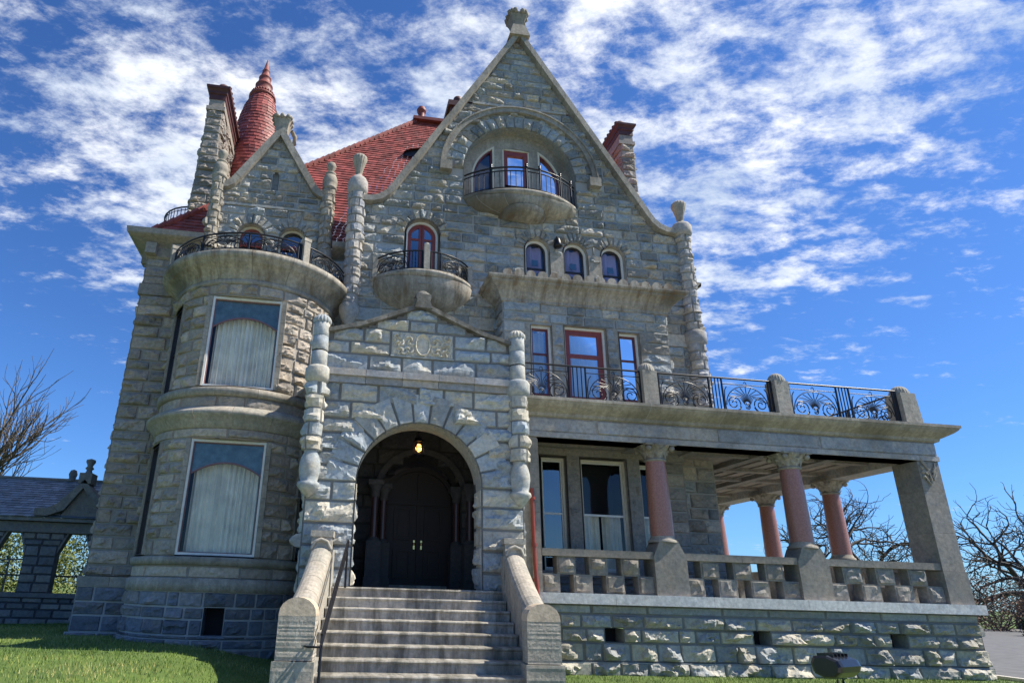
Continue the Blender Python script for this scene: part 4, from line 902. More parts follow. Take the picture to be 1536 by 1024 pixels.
m.sweep(prof, [(LX, 12), (LX, YL), (-3.7, YL)], [(-1, 0), (-1, -1), (0, -1)], 0, (.5, .5, 0))
for x in (LX+.12, LX+.75, LX+1.35): m.box(x-.13, x+.13, YL-.26, YL, 9.60, 9.90)
for y in np.arange(YL+.5, 12, .9): m.box(LX-.26, LX, y-.13, y+.13, 9.60, 9.90)
m.sweep([(o, z+.28) for o, z in prof], [(-.45, YL+.25), (.0, YL+.25)], [(0, -1), (0, -1)], 0, (.5, .5, 0)); m.box(-.45, 0, YL+.1, YL+.3, 8.0, 9.9)
build(m, 'eaves_cornice', ['veranda_stone'], lwall)
# small gable
SX = -2.16; YS = 3.8; m = MB(); sa = [('a', x, 10.50, .37, 8.7) for x in (-2.62, -1.53)]; sac = [('a', x, 10.50, .55, 10.4) for x in (-2.62, -1.53)]
so_ = [(1.45, 12.02), (1.30, 12.05), (1.17, 12.16), (1.05, 12.36), (0, 14.12)]; si_ = [(1.45, 11.84), (1.22, 11.88), (1.05, 12.0), (.90, 12.24), (0, 13.76)]
def sspan(z): h = np.interp(z, [p[1] for p in si_], [p[0] for p in si_])+.02; return (SX-h, SX+h)
slot = ('a', SX, 12.50, .09, 12.0)
rockwall(m, plane(YS), (-3.6, -.66), [8.7, 10.50, 11.40], sa+sac, backops=sa, ch=.26, warm=.35, amp=.05)
m.box(-3.55, -.7, YS-.05, YS+.1, 11.40, 11.47, 0, (.7, .5, 0))
rockwall(m, plane(YS), lambda z: (-3.58, -.72) if z < 11.85 else sspan(z), [11.47, 11.85, 12.0, 12.6, 13.8], [slot], backops=[slot], ch=.24, warm=.4, amp=.05, wr=(.25, .6))
rockwall(m, plane(YS), (-.6, .2), [7.0, 10.0], (), ch=.27, warm=.4, amp=.05)
m.box(SX-.12, SX+.12, YS+.1, YS+.12, 11.95, 12.65, 0, (.2, .2, 0))
for x in (-2.62, -1.53): voussoirs(m, x, 10.50, YS, .37, .68, -74 if x > -2 else -90, 74 if x < -2 else 90, n=9, amp=.05, warm=.45)
for x in (-3.6, -.66): rockwall(m, plane_x(x, -1 if x < -2 else 1), (YS, 6.0), [8.8, 11.9], (), ch=.27, amp=.05)
sg = build(m, 'small_gable_wall', ['gable_stone'])
m = MB()
for s in (-1, 1): stonering(m, [(SX+s*x, z) for x, z in so_], [(SX+s*x, z) for x, z in si_], YS-.16, YS+.4, .55)
flare(m, SX, YS+.02, 13.9, 14.36, .17, .26)
for k in range(12):
    a = k*2*pi/12; x, y = SX+.25*np.sign(cos(a))*abs(cos(a))**.6, YS+.25*np.sign(sin(a))*abs(sin(a))**.6; m.lathe([(0, 14.3), (.06, 14.33), (.07, 14.38), (.0, 14.45+rng.uniform(0, .04))], x, y, 6)
m.tube([(SX+.24, YS+.3, 14.3), (SX+.34, YS+.45, 14.2), (SX+.33, YS+.5, 14.0), (SX+.24, YS+.5, 13.95)], .07, 6)
build(m, 'coping', ['trim_stone'], sg)
for x in (-3.64, -.66):
    m = MB(); rockcol(m, x, 3.72, .155, 10.15, 12.15, h=.22, amp=.04); m.box(x-.17, x+.17, 3.60, 3.86, 8.85, 9.95); m.lathe([(.24, 9.95), (.22, 10.15)], x, 3.72, 16)
    m.lathe([(.15, 12.12), (.20, 12.16), (.20, 12.21), (.17, 12.25), (.205, 12.33), (.21, 12.45), (.17, 12.58), (.12, 12.62), (.15, 12.64), (.15, 12.68), (.07, 12.71)], x, 3.72, 24)
    m.lathe([(.06, 12.70), (.075, 12.78), (.125, 12.87), (.14, 12.95), (.11, 13.02), (0, 13.05)], x, 3.72, 24)
    build(m, 'corner_pinnacle', ['trim_stone'], sg)
for x in (-2.62, -1.53): window(x-.35, x+.35, 8.75, 10.86, YS, .22, True, .05, 'cream_paint', 'red_paint' if x < -2 else 'dark_sash', .05 if x < -2 else .03, 'blue_glass', rails=(10.0,))
# terrace behind on the left
m = MB(); m.lathe([(1.05, 10.2), (1.05, 11.05)], -4.55, 6.3, 40); m.lathe([(1.05, 11.02), (1.12, 11.06), (1.14, 11.14), (1.20, 11.2), (1.22, 11.34), (1.1, 11.36), (0, 11.36)], -4.55, 6.3, 40)
tr = build(m, 'round_terrace', ['trim_stone'])
q = MB(); PA = lambda u, z: (-4.55+1.08*cos(u), 6.3+1.08*sin(u), z)
line(q, PA, seg((0, 12.1), (2*pi, 12.1), 30), .025); line(q, PA, seg((0, 12.0), (2*pi, 12.0), 30), .012); line(q, PA, seg((0, 11.45), (2*pi, 11.45), 30), .02); bars(q, PA, 0, 2*pi, 11.36, 12.05, 56, .012)
build(q, 'railing', ['iron'], tr)

# ================================================================== ROOFS
def tiles(m, A, B, Cc, D, rows, cols, lift=.035, jit=.006, mat=0):    # quad A-B eaves, D-C ridge; rows from the eaves up
    A, B, Cc, D = map(lambda p: np.array(p, float), (A, B, Cc, D)); n = np.cross(B-A, D-A); n /= np.linalg.norm(n)
    if n[2] < 0: n = -n
    for i in range(rows):
        t0, t1 = i/rows, (i+1.12)/rows; L0, R0 = A+(D-A)*t0, B+(Cc-B)*t0; L1, R1 = A+(D-A)*min(t1, 1), B+(Cc-B)*min(t1, 1)
        w_ = np.linalg.norm(R0-L0); w0 = np.linalg.norm(B-A); k = max(1, int(round(cols*w_/w0))); off = .5*(i % 2)/k; g_ = .0035/w_
        for j in range(-1, k+1):
            a, b = max(0, j/k+off+g_), min(1, (j+1)/k+off-g_)
            if b <= a: continue
            l = lift*rng.uniform(.8, 1.2); q0, q1 = L0+(R0-L0)*a, L0+(R0-L0)*b; q2, q3 = L1+(R1-L1)*b, L1+(R1-L1)*a
            dz = rng.uniform(-jit, jit); V = [q0+n*(l+dz), q1+n*(l-dz), q2+n*.002, q3+n*.002, q0, q1]; m.add(V, [(0, 1, 2, 3), (4, 5, 1, 0)], mat, (rng.uniform(0, 1), .5, 0))
m = MB(); AP = np.array((2.3, 8.0, 18.65)); E0 = (-5.45, 3.95, 10.25)
tiles(m, (-5.45, 3.95, 10.25), (9.9, 3.95, 10.25), (3.2, 8.0, 18.65), (2.3, 8.0, 18.65), 62, 84, .028)
tiles(m, (-5.45, 13, 10.25), (-5.45, 3.95, 10.25), (2.3, 8.0, 18.65), (2.3, 9.0, 18.65), 30, 30)
tiles(m, (9.9, 3.95, 10.25), (9.9, 13, 10.25), (3.2, 9.0, 18.65), (3.2, 8.0, 18.65), 30, 30)
roof = build(m, 'main_roof', ['red_tile'])
m = MB(); P0, P1_ = np.array((-5.45, 3.95, 10.25)), AP
for t in np.arange(0, 1, .021):
    q0 = P0+(P1_-P0)*t; q1 = P0+(P1_-P0)*min(1, t+.024); m.tube([q0+(0, 0, .03), q1+(0, 0, .085)], .085, 7, tint=(rng.uniform(0, 1), .5, 0), smooth=False)
m.box(2.05, 3.4, 7.75, 9.2, 18.55, 18.68); m.lathe([(.2, 18.66), (.14, 18.72), (.10, 18.8), (.13, 18.95), (.11, 19.02), (.17, 19.06), (.19, 19.16), (.12, 19.2), (.14, 19.26), (0, 19.34)], 2.38, 8.0, 14)
build(m, 'ridge_and_finial', ['terracotta'], roof)
m = MB(); d0 = np.array((2.35, 6.55, 15.9)); rs = []
for k, a in enumerate(np.linspace(0, pi, 11)): rs.append((d0[0]+.75*cos(a), d0[1], d0[2]+.32*sin(a)))
bk = [(x, y+1.5*(z-15.9)/.32*.4+.02, 15.93+(z-15.9)*1.35) for x, y, z in rs]; m.add(rs+bk, grid(11, 2), 0, (.6, .5, 0)); fill(m, [(x, z-.02) for x, y, z in rs], d0[1]+.05, 1)
m.add([(x, y-.06, z-.03) for x, y, z in rs]+rs, grid(11, 2), 0, (.3, .5, 0)); build(m, 'eyebrow_dormer', ['red_tile', 'dark_sash'], roof)
m = MB(); tiles(m, (.75, 3.6, 11.3), (.75, 8.6, 11.3), (GX, 8.6, 17.6), (GX, 3.6, 17.6), 34, 22); tiles(m, (8.8, 8.6, 11.3), (8.8, 3.6, 11.3), (GX, 3.6, 17.6), (GX, 8.6, 17.6), 34, 22); build(m, 'gable_roof', ['red_tile'])
m = MB(); tiles(m, (-3.5, 4.0, 11.9), (-3.5, 7.0, 11.9), (SX, 7.0, 13.9), (SX, 4.0, 13.9), 12, 10); tiles(m, (-.8, 7.0, 11.9), (-.8, 4.0, 11.9), (SX, 4.0, 13.9), (SX, 7.0, 13.9), 12, 10); build(m, 'small_gable_roof', ['red_tile'])
# plain rear and side walls that close the house
m = MB(); rockwall(m, plane_x(9.6, 1), (3.35, 12), [1.7, 10.3], (), ch=.45, wr=(.5, 1.1), amp=.05, res=.12, warm=.6)
rockwall(m, plane_x(9.6, 1), (3.35, 4.0), [10.3, 11.5], (), ch=.3, amp=.05); rockwall(m, lambda u, z, d: np.stack([u, 12+d+0*u, z+0*u], -1), (LX, 9.6), [.3, 10.3], (), ch=.6, wr=(.8, 1.6), amp=.05, res=.2); build(m, 'side_and_rear_wall', ['left_stone'])
m = MB(); m.sweep([(0, 9.75), (.15, 9.85), (.3, 10.05), (.45, 10.1), (.47, 10.22), (0, 10.28)], [(9.6, 3.45), (9.6, 12)], [(1, 0), (1, 0)]); m.add([(9.6, 3.45, 9.75), (9.9, 3.45, 10.05), (10.07, 3.45, 10.22), (9.6, 3.45, 10.28)], [(0, 1, 2, 3)]); build(m, 'eaves_cornice', ['trim_stone'])
# conical turret
m = MB(); cx, cy = -3.60, 8.0; prof = lambda z: np.interp(z, [12, 15.2, 17.0, 18.0, 18.75], [1.10, .97, .80, .64, .42])
zs = np.linspace(12.5, 18.75, 44)
for i in range(len(zs)-1):
    z0, z1 = zs[i], zs[i+1]; r0, r1 = prof(z0), prof(z1); k = max(10, int(2*pi*r0/.19)); off = rng.uniform(0, 1)
    for j in range(k):
        a, b = (j+off+.02)*2*pi/k, (j+1+off-.02)*2*pi/k; l = .02*rng.uniform(.6, 1.4)
        V = [(cx+(r0+l)*cos(a), cy+(r0+l)*sin(a), z0), (cx+(r0+l)*cos(b), cy+(r0+l)*sin(b), z0), (cx+r1*cos(b), cy+r1*sin(b), z1+.01), (cx+r1*cos(a), cy+r1*sin(a), z1+.01), (cx+r0*cos(a), cy+r0*sin(a), z0), (cx+r0*cos(b), cy+r0*sin(b), z0)]
        m.add(V, [(0, 1, 2, 3), (4, 5, 1, 0)], 0, (rng.uniform(0, 1), .5, 0))
cone = build(m, 'conical_turret_roof', ['red_tile'])
m = MB(); m.lathe([(.42, 18.68), (.49, 18.72), (.49, 18.78), (.44, 18.84), (.38, 18.88), (.40, 18.92), (.38, 18.96), (.29, 19.28), (.32, 19.30), (.32, 19.33), (.27, 19.36), (.205, 19.66), (.23, 19.68), (.23, 19.70), (.19, 19.73), (.125, 20.02), (.145, 20.04), (.11, 20.08), (.05, 20.4), (.012, 20.62)], cx, cy, 32)
for k in range(26): a = k*2*pi/26; m.lathe([(0, 18.86), (.03, 18.88), (.035, 18.93), (0, 18.98)], cx+.41*cos(a), cy+.41*sin(a), 6)
build(m, 'finial', ['terracotta'], cone)
# chimneys
def chimney(name, x0, x1, y0, y1, z0, z1, wide=0, lab=None, top=.62, side=0):
    m = MB(); zs = np.linspace(z0, z1, int((z1-z0)/.27)+1)
    for i in range(len(zs)-1):
        za, zb = zs[i], zs[i+1]; w = wide*max(0, 1-(za-z0)/((z1-z0)*.8))
        X0, X1, Y0, Y1 = x0-w*.25, x1+w, y0, y1
        rockwall(m, plane(Y0), (X0, X1), [za, zb], (), ch=.3, warm=.45, amp=.05, wr=(.35, .7), back=False); rockwall(m, plane_x(X1, 1), (Y0, Y1), [za, zb], (), ch=.3, warm=.7, amp=.05, wr=(.35, .7), back=False)
        rockwall(m, plane_x(X0, -1), (Y0, Y1), [za, zb], (), ch=.3, warm=.45, amp=.05, wr=(.35, .7), back=False); m.box(X0+.012, X1-.012, Y0+.012, Y1-.012, za, zb+.001, 0, (.5, .5, 1))
    m.box(x0-.05, x1+.05, y0-.05, y1+.05, z1, z1+.14); m.box(x0+.0, x1, y0, y1, z1+.14, z1+.42)
    o = build(m, name, ['left_stone'], castle, lab)
    m = MB(); m.box(x0-.02, x1+.02, y0-.02, y1+.02, z1+.42, z1+.60); z = z1+.60
    m.sweep([(0, z), (.05, z+.03), (.05, z+.12), (.09, z+.18), (.12, z+.20), (.13, z+.28), (.05, z+.33), (-.1, z+.40)], [(x0, y1), (x0, y0), (x1, y0), (x1, y1)], [(-1, 1), (-1, -1), (1, -1), (1, 1)], closed=True)
    m.box(x0+.05, x1-.05, y0+.05, y1-.05, z+.28, z+.42)
    for y in np.arange(y0, y1, .22): m.lathe([(0, z+.26), (.07, z+.30), (.07, z+.34), (0, z+.40)], x1+.08, y, 8); m.lathe([(0, z+.26), (.07, z+.30), (.07, z+.34), (0, z+.40)], x0-.08, y, 8)
    m.lathe([(.19, z+.36), (.17, z+.45), (.20, z+.50), (.21, z+.62), (.16, z+.72), (0, z+.76)], (x0+x1)/2+.02, y0+.45, 16)
    build(m, 'chimney_cap', ['chimney_terracotta'], o)
chimney('chimney', -4.62, -4.16, 5.0, 7.2, 10.2, 15.45, .42, 'tall rough stone chimney at the left beside the cone roof')
chimney('chimney', 9.36, 9.86, 6.0, 7.1, 10.0, 17.0, .15, 'rough stone chimney behind the right slope of the main gable')
m = MB(); m.box(3.62, 4.5, 8.6, 9.6, 15, 20.1); m.box(3.52, 4.6, 8.5, 9.7, 20.1, 20.35); m.lathe([(.17, 20.35), (.13, 20.45), (.2, 20.55), (.17, 20.7), (0, 20.8)], 3.95, 8.8, 12); build(m, 'chimney', ['chimney_terracotta'], castle, 'red chimney top just showing over the gable')

# ================================================================== STAIRCASE
SH = .11; XS = lambda x, y: x+SH*y
stair = tag(empty('entrance_staircase', (1.5, -1.6, .3)), 'broad weathered stone staircase with rounded side walls climbing to the arch', 'staircase')
SPIV = Matrix.Translation((-1.5, 1.6, -.3))
def sbuild(mb, name, mats, label=None, parent=None):
    for i, V in enumerate(mb.V): V[:, 0] += SH*V[:, 1]
    o = mb.build(name, mats, parent or stair)
    if parent is None: o.matrix_parent_inverse = SPIV
    if label: o['label'] = label
    return o
N_ST = 10; RZ = .1535; TR_ = .335; Y0S = -.20
for k in range(N_ST):
    z = 1.715-RZ*k; yf = Y0S-TR_*k; m = MB(); a, b = .15, 3.10; c = .7 if k % 3 else 2.2
    if k > 0:
        XF[0] = None
    zz0 = z-RZ-.02
    cut = [a, b] if k not in (0, 4) else [a, b-.45, b]
    for p, q in zip(cut[:-1], cut[1:]):
        n = 22; xs = np.linspace(p+.001, q-.001, n); wob = lambda: rng.normal(size=n)*.0022
        V = []
        prof = [(.0, zz0), (.0, z-.045), (-.018, z-.035), (-.024, z-.018), (-.016, z-.004), (.0, z), (TR_+.03, z)]
        for o_, h in prof: V.append(np.stack([xs, yf+o_+wob(), h+wob()*.8], 1))
        m.add(np.array(V), grid(n, len(prof)), 0, (.5+.4*rng.uniform(-1, 1), .5, 0), False)
    sbuild(m, 'step', ['step_stone'])
def halfround(m, cx, path, w, spring_drop, zb, tint=None):   # path of (y, ztop): half-round topped wall
    A = np.linspace(-pi/2, pi/2, 11); rows = []
    for (y, zt) in path:
        L = [(cx-w/2, zb if zb is not None else zt-.9)]+[(cx+w/2*sin(a), zt-w*.42+w*.42*cos(a)) for a in A]+[(cx+w/2, zb if zb is not None else zt-.9)]
        rows.append([(x, y, z) for x, z in L])
    V = np.array(rows); m.add(V, grid(V.shape[1], len(rows)), 0, tint or (rng.uniform(.3, .9), rng.uniform(.4, .9), 0))
    for r_ in (V[0], V[-1]): c_ = r_.mean(0); m.add(np.concatenate([r_, [c_]]), np.array([(i, i+1, len(r_)) for i in range(len(r_)-1)]+[(len(r_)-1, 0, len(r_))]), 0, tint or (.6, .6, 0))
for cx, sx in ((-.045, -1), (3.30, 1)):
    m = MB()
    ys = np.linspace(-2.25, -.32, 5)
    for a, b in zip(ys[:-1], ys[1:]): f = lambda y: 1.52+.84*max(0, (y+2.25)/1.93)**1.3; halfround(m, cx, [(t_, f(t_)) for t_ in np.linspace(a+.004, b-.004, 5)], .36, .2, .25)
    side = build if False else None
    w_ = sbuild(m, 'side_wall', ['newel_stone'])
    m = MB(); m.box(cx-.2, cx+.2, -.36, .02, 1.2, 2.30); m.box(cx-.16, cx+.16, -.33, 0, 2.30, 2.52); m.box(cx-.19, cx+.19, -.36, .0, 2.50, 2.60)
    m.add([(cx-.17, -.37, 2.28), (cx+.17, -.37, 2.28), (cx+.17, -.33, 2.52), (cx-.17, -.33, 2.52)], [(0, 1, 2, 3)], 0, (.9, .8, 0))
    m.tube([(cx-.16, -.365, 2.3), (cx-.1, -.38, 2.42), (cx, -.385, 2.46), (cx+.1, -.38, 2.42), (cx+.16, -.365, 2.3)], .03, 6)
    sbuild(m, 'upper_pedestal', ['newel_stone'])
    m = MB(); halfround(m, cx+.03*sx*-1, [(-2.62, 1.56), (-2.22, 1.56)], .47, .2, 1.332, (.8, .9, 0)); ncap = m; m = MB()
    x0, x1 = cx-.235-.03*sx, cx+.235-.03*sx
    def hewn(x0, x1, y0, y1, z0, z1, tint):
        for Sf, (ua, ub) in ((plane(y0), (x0, x1)), (plane_x(x0, -1), (y0, y1)), (plane_x(x1, 1), (y0, y1))):
            n = 26; UU, ZZ = np.meshgrid(np.linspace(ua, ub, n), np.linspace(z0, z1, n)); d = (rng.normal(size=(n, 1))*.0022+rng.normal(size=UU.shape)*.0008); d[0] = d[-1] = 0; d[:, 0] = d[:, -1] = 0
            m.add(Sf(UU, ZZ, d), grid(n, n), 0, tint)
        m.box(x0+.01, x1-.01, y0+.01, y1, z0, z1-.001, 0, tint)
    hewn(x0, x1, -2.62, -2.25, .81, 1.33, (.5, .6, 0)); hewn(x0-.03, x1+.03, -2.66, -2.2, -.1, .80, (.35, .4, 0))
    nb_ = sbuild(m, 'newel_block', ['newel_stone']); sbuild(ncap, 'rounded_cap', ['tan_cap_stone'], None, nb_)
m = MB()
p0, p1 = np.array((.40, -.45, 2.42)), np.array((.33, -2.75, 1.12))
for dz in (0, -.13): m.tube([p0+(0, 0, dz), (p0+p1)/2+(0, 0, dz), p1+(0, 0, dz)], .019, 6)
for t in np.linspace(.0, 1, 13): q = p0+(p1-p0)*t; m.tube([q, q+(0, -.06, -.13-.02)], .009, 5)
m.tube([p0, (.40, -.42, 2.3), (.40, -.42, 1.70)], .02, 6); m.tube([p0, p0+(0, .06, .03), p0+(0, .08, -.02)], .02, 6)
m.tube([p1+(0, .06, .0), (.33, -2.74, .90), (.33, -2.74, .2)], .02, 6); m.tube([(.33, -2.74, .98), (.16, -2.74, .98), (.10, -2.6, .98)], .014, 5)
sbuild(m, 'handrail', ['iron'])

# ================================================================== LANTERN
lx, ly, lz = 1.68, .85, 4.38
lan = tag(empty('porch_lantern', (lx, ly, lz-.15)), 'small glowing iron lantern hanging inside the entrance arch', 'lantern')
LP = Matrix.Translation((-lx, -ly, -lz+.15))
m = MB()
for a in range(6): t_ = a*pi/3; m.tube([(lx+.10*cos(t_), ly+.10*sin(t_), lz-.14), (lx+.10*cos(t_), ly+.10*sin(t_), lz+.12)], .008, 4)
for z in (-.14, 0, .12): m.tube([(lx+.10*cos(a), ly+.10*sin(a), lz+z) for a in np.linspace(0, 2*pi, 13)], .010, 4)
m.lathe([(.12, lz+.12), (.07, lz+.19), (.02, lz+.23)], lx, ly, 12); m.tube([(lx, ly, lz+.22), (lx, ly, 5.0)], .008, 4); m.lathe([(.10, lz-.14), (.04, lz-.18), (0, lz-.2)], lx, ly, 12)
o = m.build('lantern_frame', 'iron', lan); o.matrix_parent_inverse = LP
m = MB(); m.lathe([(0, lz-.09), (.05, lz-.06), (.065, lz), (.04, lz+.06), (0, lz+.08)], lx, ly, 12); o = m.build('bulb', 'lamp_glow', lan); o.matrix_parent_inverse = LP
ld = bpy.data.lights.new('lantern_light', 'POINT'); ld.energy = .35; ld.color = (1, .6, .25); ld.shadow_soft_size = .05
lo_ = bpy.data.objects.new('lantern_light', ld); C.objects.link(lo_); lo_.location = (0, -.0, .15); lo_.parent = lan
# ================================================================== LEFT ARCADE WING
WY = 8.0
wing = tag(empty('arcade_wing', (-9.5, WY, .4)), 'low stone arcade with slate roof left of the castle', 'arcade'); WP = Matrix.Translation((9.5, -WY, -.4))
def wb(m, name, mats, parent=None):
    o = m.build(name, mats, parent or wing)
    if parent is None: o.matrix_parent_inverse = WP
    return o
m = MB(); rockwall(m, plane(WY-.05), (-16, -5.2), [.1, 1.26], (), ch=.16, warm=.4, amp=.02, wr=(.3, .7), res=.12); m.box(-16, -5.2, WY-.12, WY+.5, 1.26, 1.37); wb(m, 'base_wall', ['wing_stone'])
gaps = [(-8.82, -8.30), (-7.38, -6.90), (-10.4, -9.72), (-12.2, -11.3)]
for xc, wt, wl in ((-7.78, .92, .84), (-9.35, .86, .8), (-10.9, .8, .8), (-6.05, .7, .9), (-12.8, .8, .8)):
    m = MB(); rockwall(m, plane(WY), (xc-wl/2, xc+wl/2), [1.37, 2.6], (), ch=.26, warm=.4, amp=.03, wr=(.3, .5), res=.1)
    rockwall(m, plane(WY), lambda z: (xc-wl/2-max(0, z-2.45)**1.5*.5, xc+wl/2+max(0, z-2.45)**1.5*.5), [2.6, 2.95], (), ch=.18, warm=.4, amp=.03, wr=(.3, .5), res=.1)
    m.poly([(xc-wl/2, 1.37), (xc+wl/2, 1.37), (xc+wl/2, 2.4), (xc+wl/2+.22, 2.95), (xc-wl/2-.22, 2.95), (xc-wl/2, 2.4)], WY+.015, WY+.25)
    wb(m, 'pier', ['wing_stone'])
m = MB(); m.box(-16, -5.2, WY-.08, WY+.45, 2.95, 3.22); m.box(-16, -5.2, WY-.25, WY+.4, 3.24, 3.33); wb(m, 'lintel', ['wing_stone'])
m = MB(); tiles(m, (-16, WY-.3, 3.34), (-5.2, WY-.3, 3.34), (-5.2, WY+2.2, 4.70), (-16, WY+2.2, 4.70), 16, 52, .02); tiles(m, (-5.2, WY+4.7, 3.34), (-16, WY+4.7, 3.34), (-16, WY+2.2, 4.70), (-5.2, WY+2.2, 4.70), 10, 20, .02); wb(m, 'roof', ['slate'])
m = MB(); A_l = [(-8.0, 3.45), (-7.80, 3.50), (-7.55, 3.75), (-6.9, 4.75), (-6.5, 4.75), (-6.5, 4.4), (-7.0, 4.1), (-7.6, 3.45)]
stonering(m, [(-8.05, 3.58), (-7.75, 3.58), (-7.5, 3.72), (-6.9, 4.42), (-6.3, 3.72)], [(-8.05, 3.38), (-7.7, 3.38), (-7.3, 3.55), (-6.9, 4.18), (-6.5, 3.7)], WY-.35, WY+.1, .5)
m.poly([(-7.4, 3.40), (-6.9, 4.25), (-6.3, 3.40)], WY-.2, WY+1.2); m.box(-7.07, -6.73, WY-.35, WY+.1, 4.3, 4.60)
m.lathe([(.15, 4.60), (.09, 4.64), (.07, 4.70), (.12, 4.75), (.07, 4.82), (.13, 4.94), (.12, 5.0), (0, 5.04)], -6.9, WY-.15, 14); wb(m, 'dormer_gable', ['wing_stone'])
m = MB(); m.lathe([(.12, 4.7), (.10, 4.8), (.13, 4.92), (.09, 5.04), (0, 5.08)], -8.2, WY+2.2, 12); m.tube([(-16, WY+2.2, 4.72), (-5.2, WY+2.2, 4.72)], .06, 6); wb(m, 'ridge', ['wing_stone'])
m = MB(); m.box(-16, -5.2, WY+4.2, WY+4.6, .1, 1.3)
for x in (-7.35, -9.7, -11.7): m.box(x-.2, x+.2, WY+4.2, WY+4.6, 1.3, 3.3)
m.tube([(-16, WY+4.2, 1.85), (-5.2, WY+4.2, 1.85)], .03, 5); m.tube([(-8.75, WY+.5, 1.3), (-8.75, WY+.5, 2.3)], .025, 5); m.tube([(-9.1, WY+.5, 2.2), (-8.2, WY+.5, 2.25)], .02, 5)
m.box(-16, -5.2, WY+.4, WY+4.4, 3.2, 3.28); wb(m, 'rear_piers', ['wing_stone'])

# ================================================================== GROUND
def sm(t): t = np.clip(t, 0, 1); return t*t*(3-2*t)
def gz(x, y):
    x = np.asarray(x, float); y = np.asarray(y, float)
    h = .30+.34*sm((-x-.2)/2.5)-.20*sm((-x-6)/5)*sm((y-5)/4)
    h = h*sm((y+10)/8.5)+.02*np.sin(x*1.3)*np.sin(y*.9+1)*sm((y+10)/8)*0
    h = h*(1-sm((x-13.9)/.9))+.18*sm((x-13.9)/.9)
    far = sm((np.hypot(x, y)-60)/80); return h*(1-far)+far*.3
def axis(lo, hi, fine0, fine1, step):
    a = list(np.arange(fine0, fine1+1e-6, step)); s = step
    x = fine0; L = []
    while x > lo: s *= 1.35; x -= s; L.append(x)
    s = step; x = fine1; H = []
    while x < hi: s *= 1.35; x += s; H.append(x)
    return np.array(L[::-1]+a+H)
ax_, ay_ = axis(-600, 700, -12, 16, .5), axis(-60, 900, -12, 14, .5)
XX, YY = np.meshgrid(ax_, ay_); m = MB(); m.add(np.stack([XX, YY, gz(XX, YY)], -1), grid(len(ax_), len(ay_)), 0, smooth=True)
tag(m.build('lawn_ground', 'lawn_soil'), kind='structure')
# drive on the right
m = MB(); ins = lambda t: (14.55+.012*(t)**2, t)
left_ = [(14.75, -12), (14.75, -2), (14.9, 4), (15.4, 10), (17, 16), (21, 22), (28, 27), (40, 31), (70, 38)]; right_ = [(60, -12), (60, -6), (60, -2), (60, 2), (60, 6), (60, 9), (62, 12), (64, 18), (90, 26)]
right_ = [(26, -12), (26, -4), (26.5, 1), (28, 5), (30.5, 9), (35, 12.5), (42, 15.5), (52, 18.5), (80, 25)]
L_ = np.array(left_); Rr = np.array(right_); rows = np.array([[(*(l+(r-l)*t), .188) for t in np.linspace(0, 1, 8)] for l, r in zip(L_, Rr)]); rows[:, :, 2] = np.maximum(.188, gz(rows[:, :, 0], rows[:, :, 1])+.008)
m.add(rows, grid(8, len(L_)), 0); tag(m.build('driveway', 'asphalt'), kind='structure')
m = MB()
for P_ in (L_, Rr):
    V = [[(x, y, z+gz(x, y)*0+.18) for (x, y), z in (((p[0]-.08, p[1]), 0), ((p[0]-.08, p[1]), .12), ((p[0]+.08, p[1]), .12), ((p[0]+.08, p[1]), 0))] for p in P_]; m.add(np.array(V), grid(4, len(P_)), 0, (.7, .5, 0))
tag(m.build('kerb', 'concrete'), kind='structure')
m = MB(); gx_, gy_ = np.meshgrid(np.linspace(-9, 14, 30), np.linspace(-30, -5.2, 30)); m.add(np.stack([gx_, gy_, gz(gx_, gy_)+.03], -1), grid(30, 30), 0, smooth=True); tag(m.build('unseen_bounce_slab', 'concrete'), kind='structure')  # pale slab out of view, added to bounce light onto the front
# ------------------------------------------------------------------ grass
def grass(n, xr, yr, hmin, hmax, w0, keep):
    x = rng.uniform(*xr, n); y = rng.uniform(*yr, n); k = keep(x, y); x, y = x[k], y[k]; n = len(x); z = gz(x, y)-.01
    pat = .5+.5*np.sin(x*1.7+np.sin(y*2.3))*np.sin(y*1.9+np.sin(x*1.1)); h = rng.uniform(hmin, hmax, n)*(.7+.5*pat); a = rng.uniform(0, 2*pi, n); w_ = w0*rng.uniform(.6, 1.3, n); ln = rng.uniform(.1, .7, n)*h; b = rng.uniform(0, 2*pi, n)
    V = np.zeros((n, 3, 3)); V[:, 0] = np.stack([x-w_*np.cos(a), y-w_*np.sin(a), z], 1); V[:, 1] = np.stack([x+w_*np.cos(a), y+w_*np.sin(a), z], 1); V[:, 2] = np.stack([x+ln*np.cos(b), y+ln*np.sin(b), z+h], 1)
    T = np.zeros((n, 3, 3)); pt2 = np.sin(x*.9+2+1.3*np.sin(y*.7))*np.cos(y*1.1+np.sin(x*.6)); c = np.clip(rng.normal(.45, .2, n)+.35*(pat-.5)+.32*pt2, 0, 1); T[:, :, 0] = c[:, None]; return V.reshape(-1, 3), np.arange(3*n).reshape(-1, 3), T.reshape(-1, 3)
def inlawn(x, y):
    body = (y > .95)*(x > 3.5)*(x < 13.85)+(x > -.6)*(x < 3.6)*(y > -3.6)+(np.hypot(x-TX, y-TY) < 2.0)+(y > 3.65)*(x > -5.3)*(x < 9)+(y > 7.9)*(x < -5)
    return (body < 1)*(x < 14.7)
m = MB(); m.add(*(lambda q: (q[0], q[1], 0, q[2]))(grass(150000, (-11, 14.8), (-3.2, 8.0), .03, .075, .006, inlawn)))
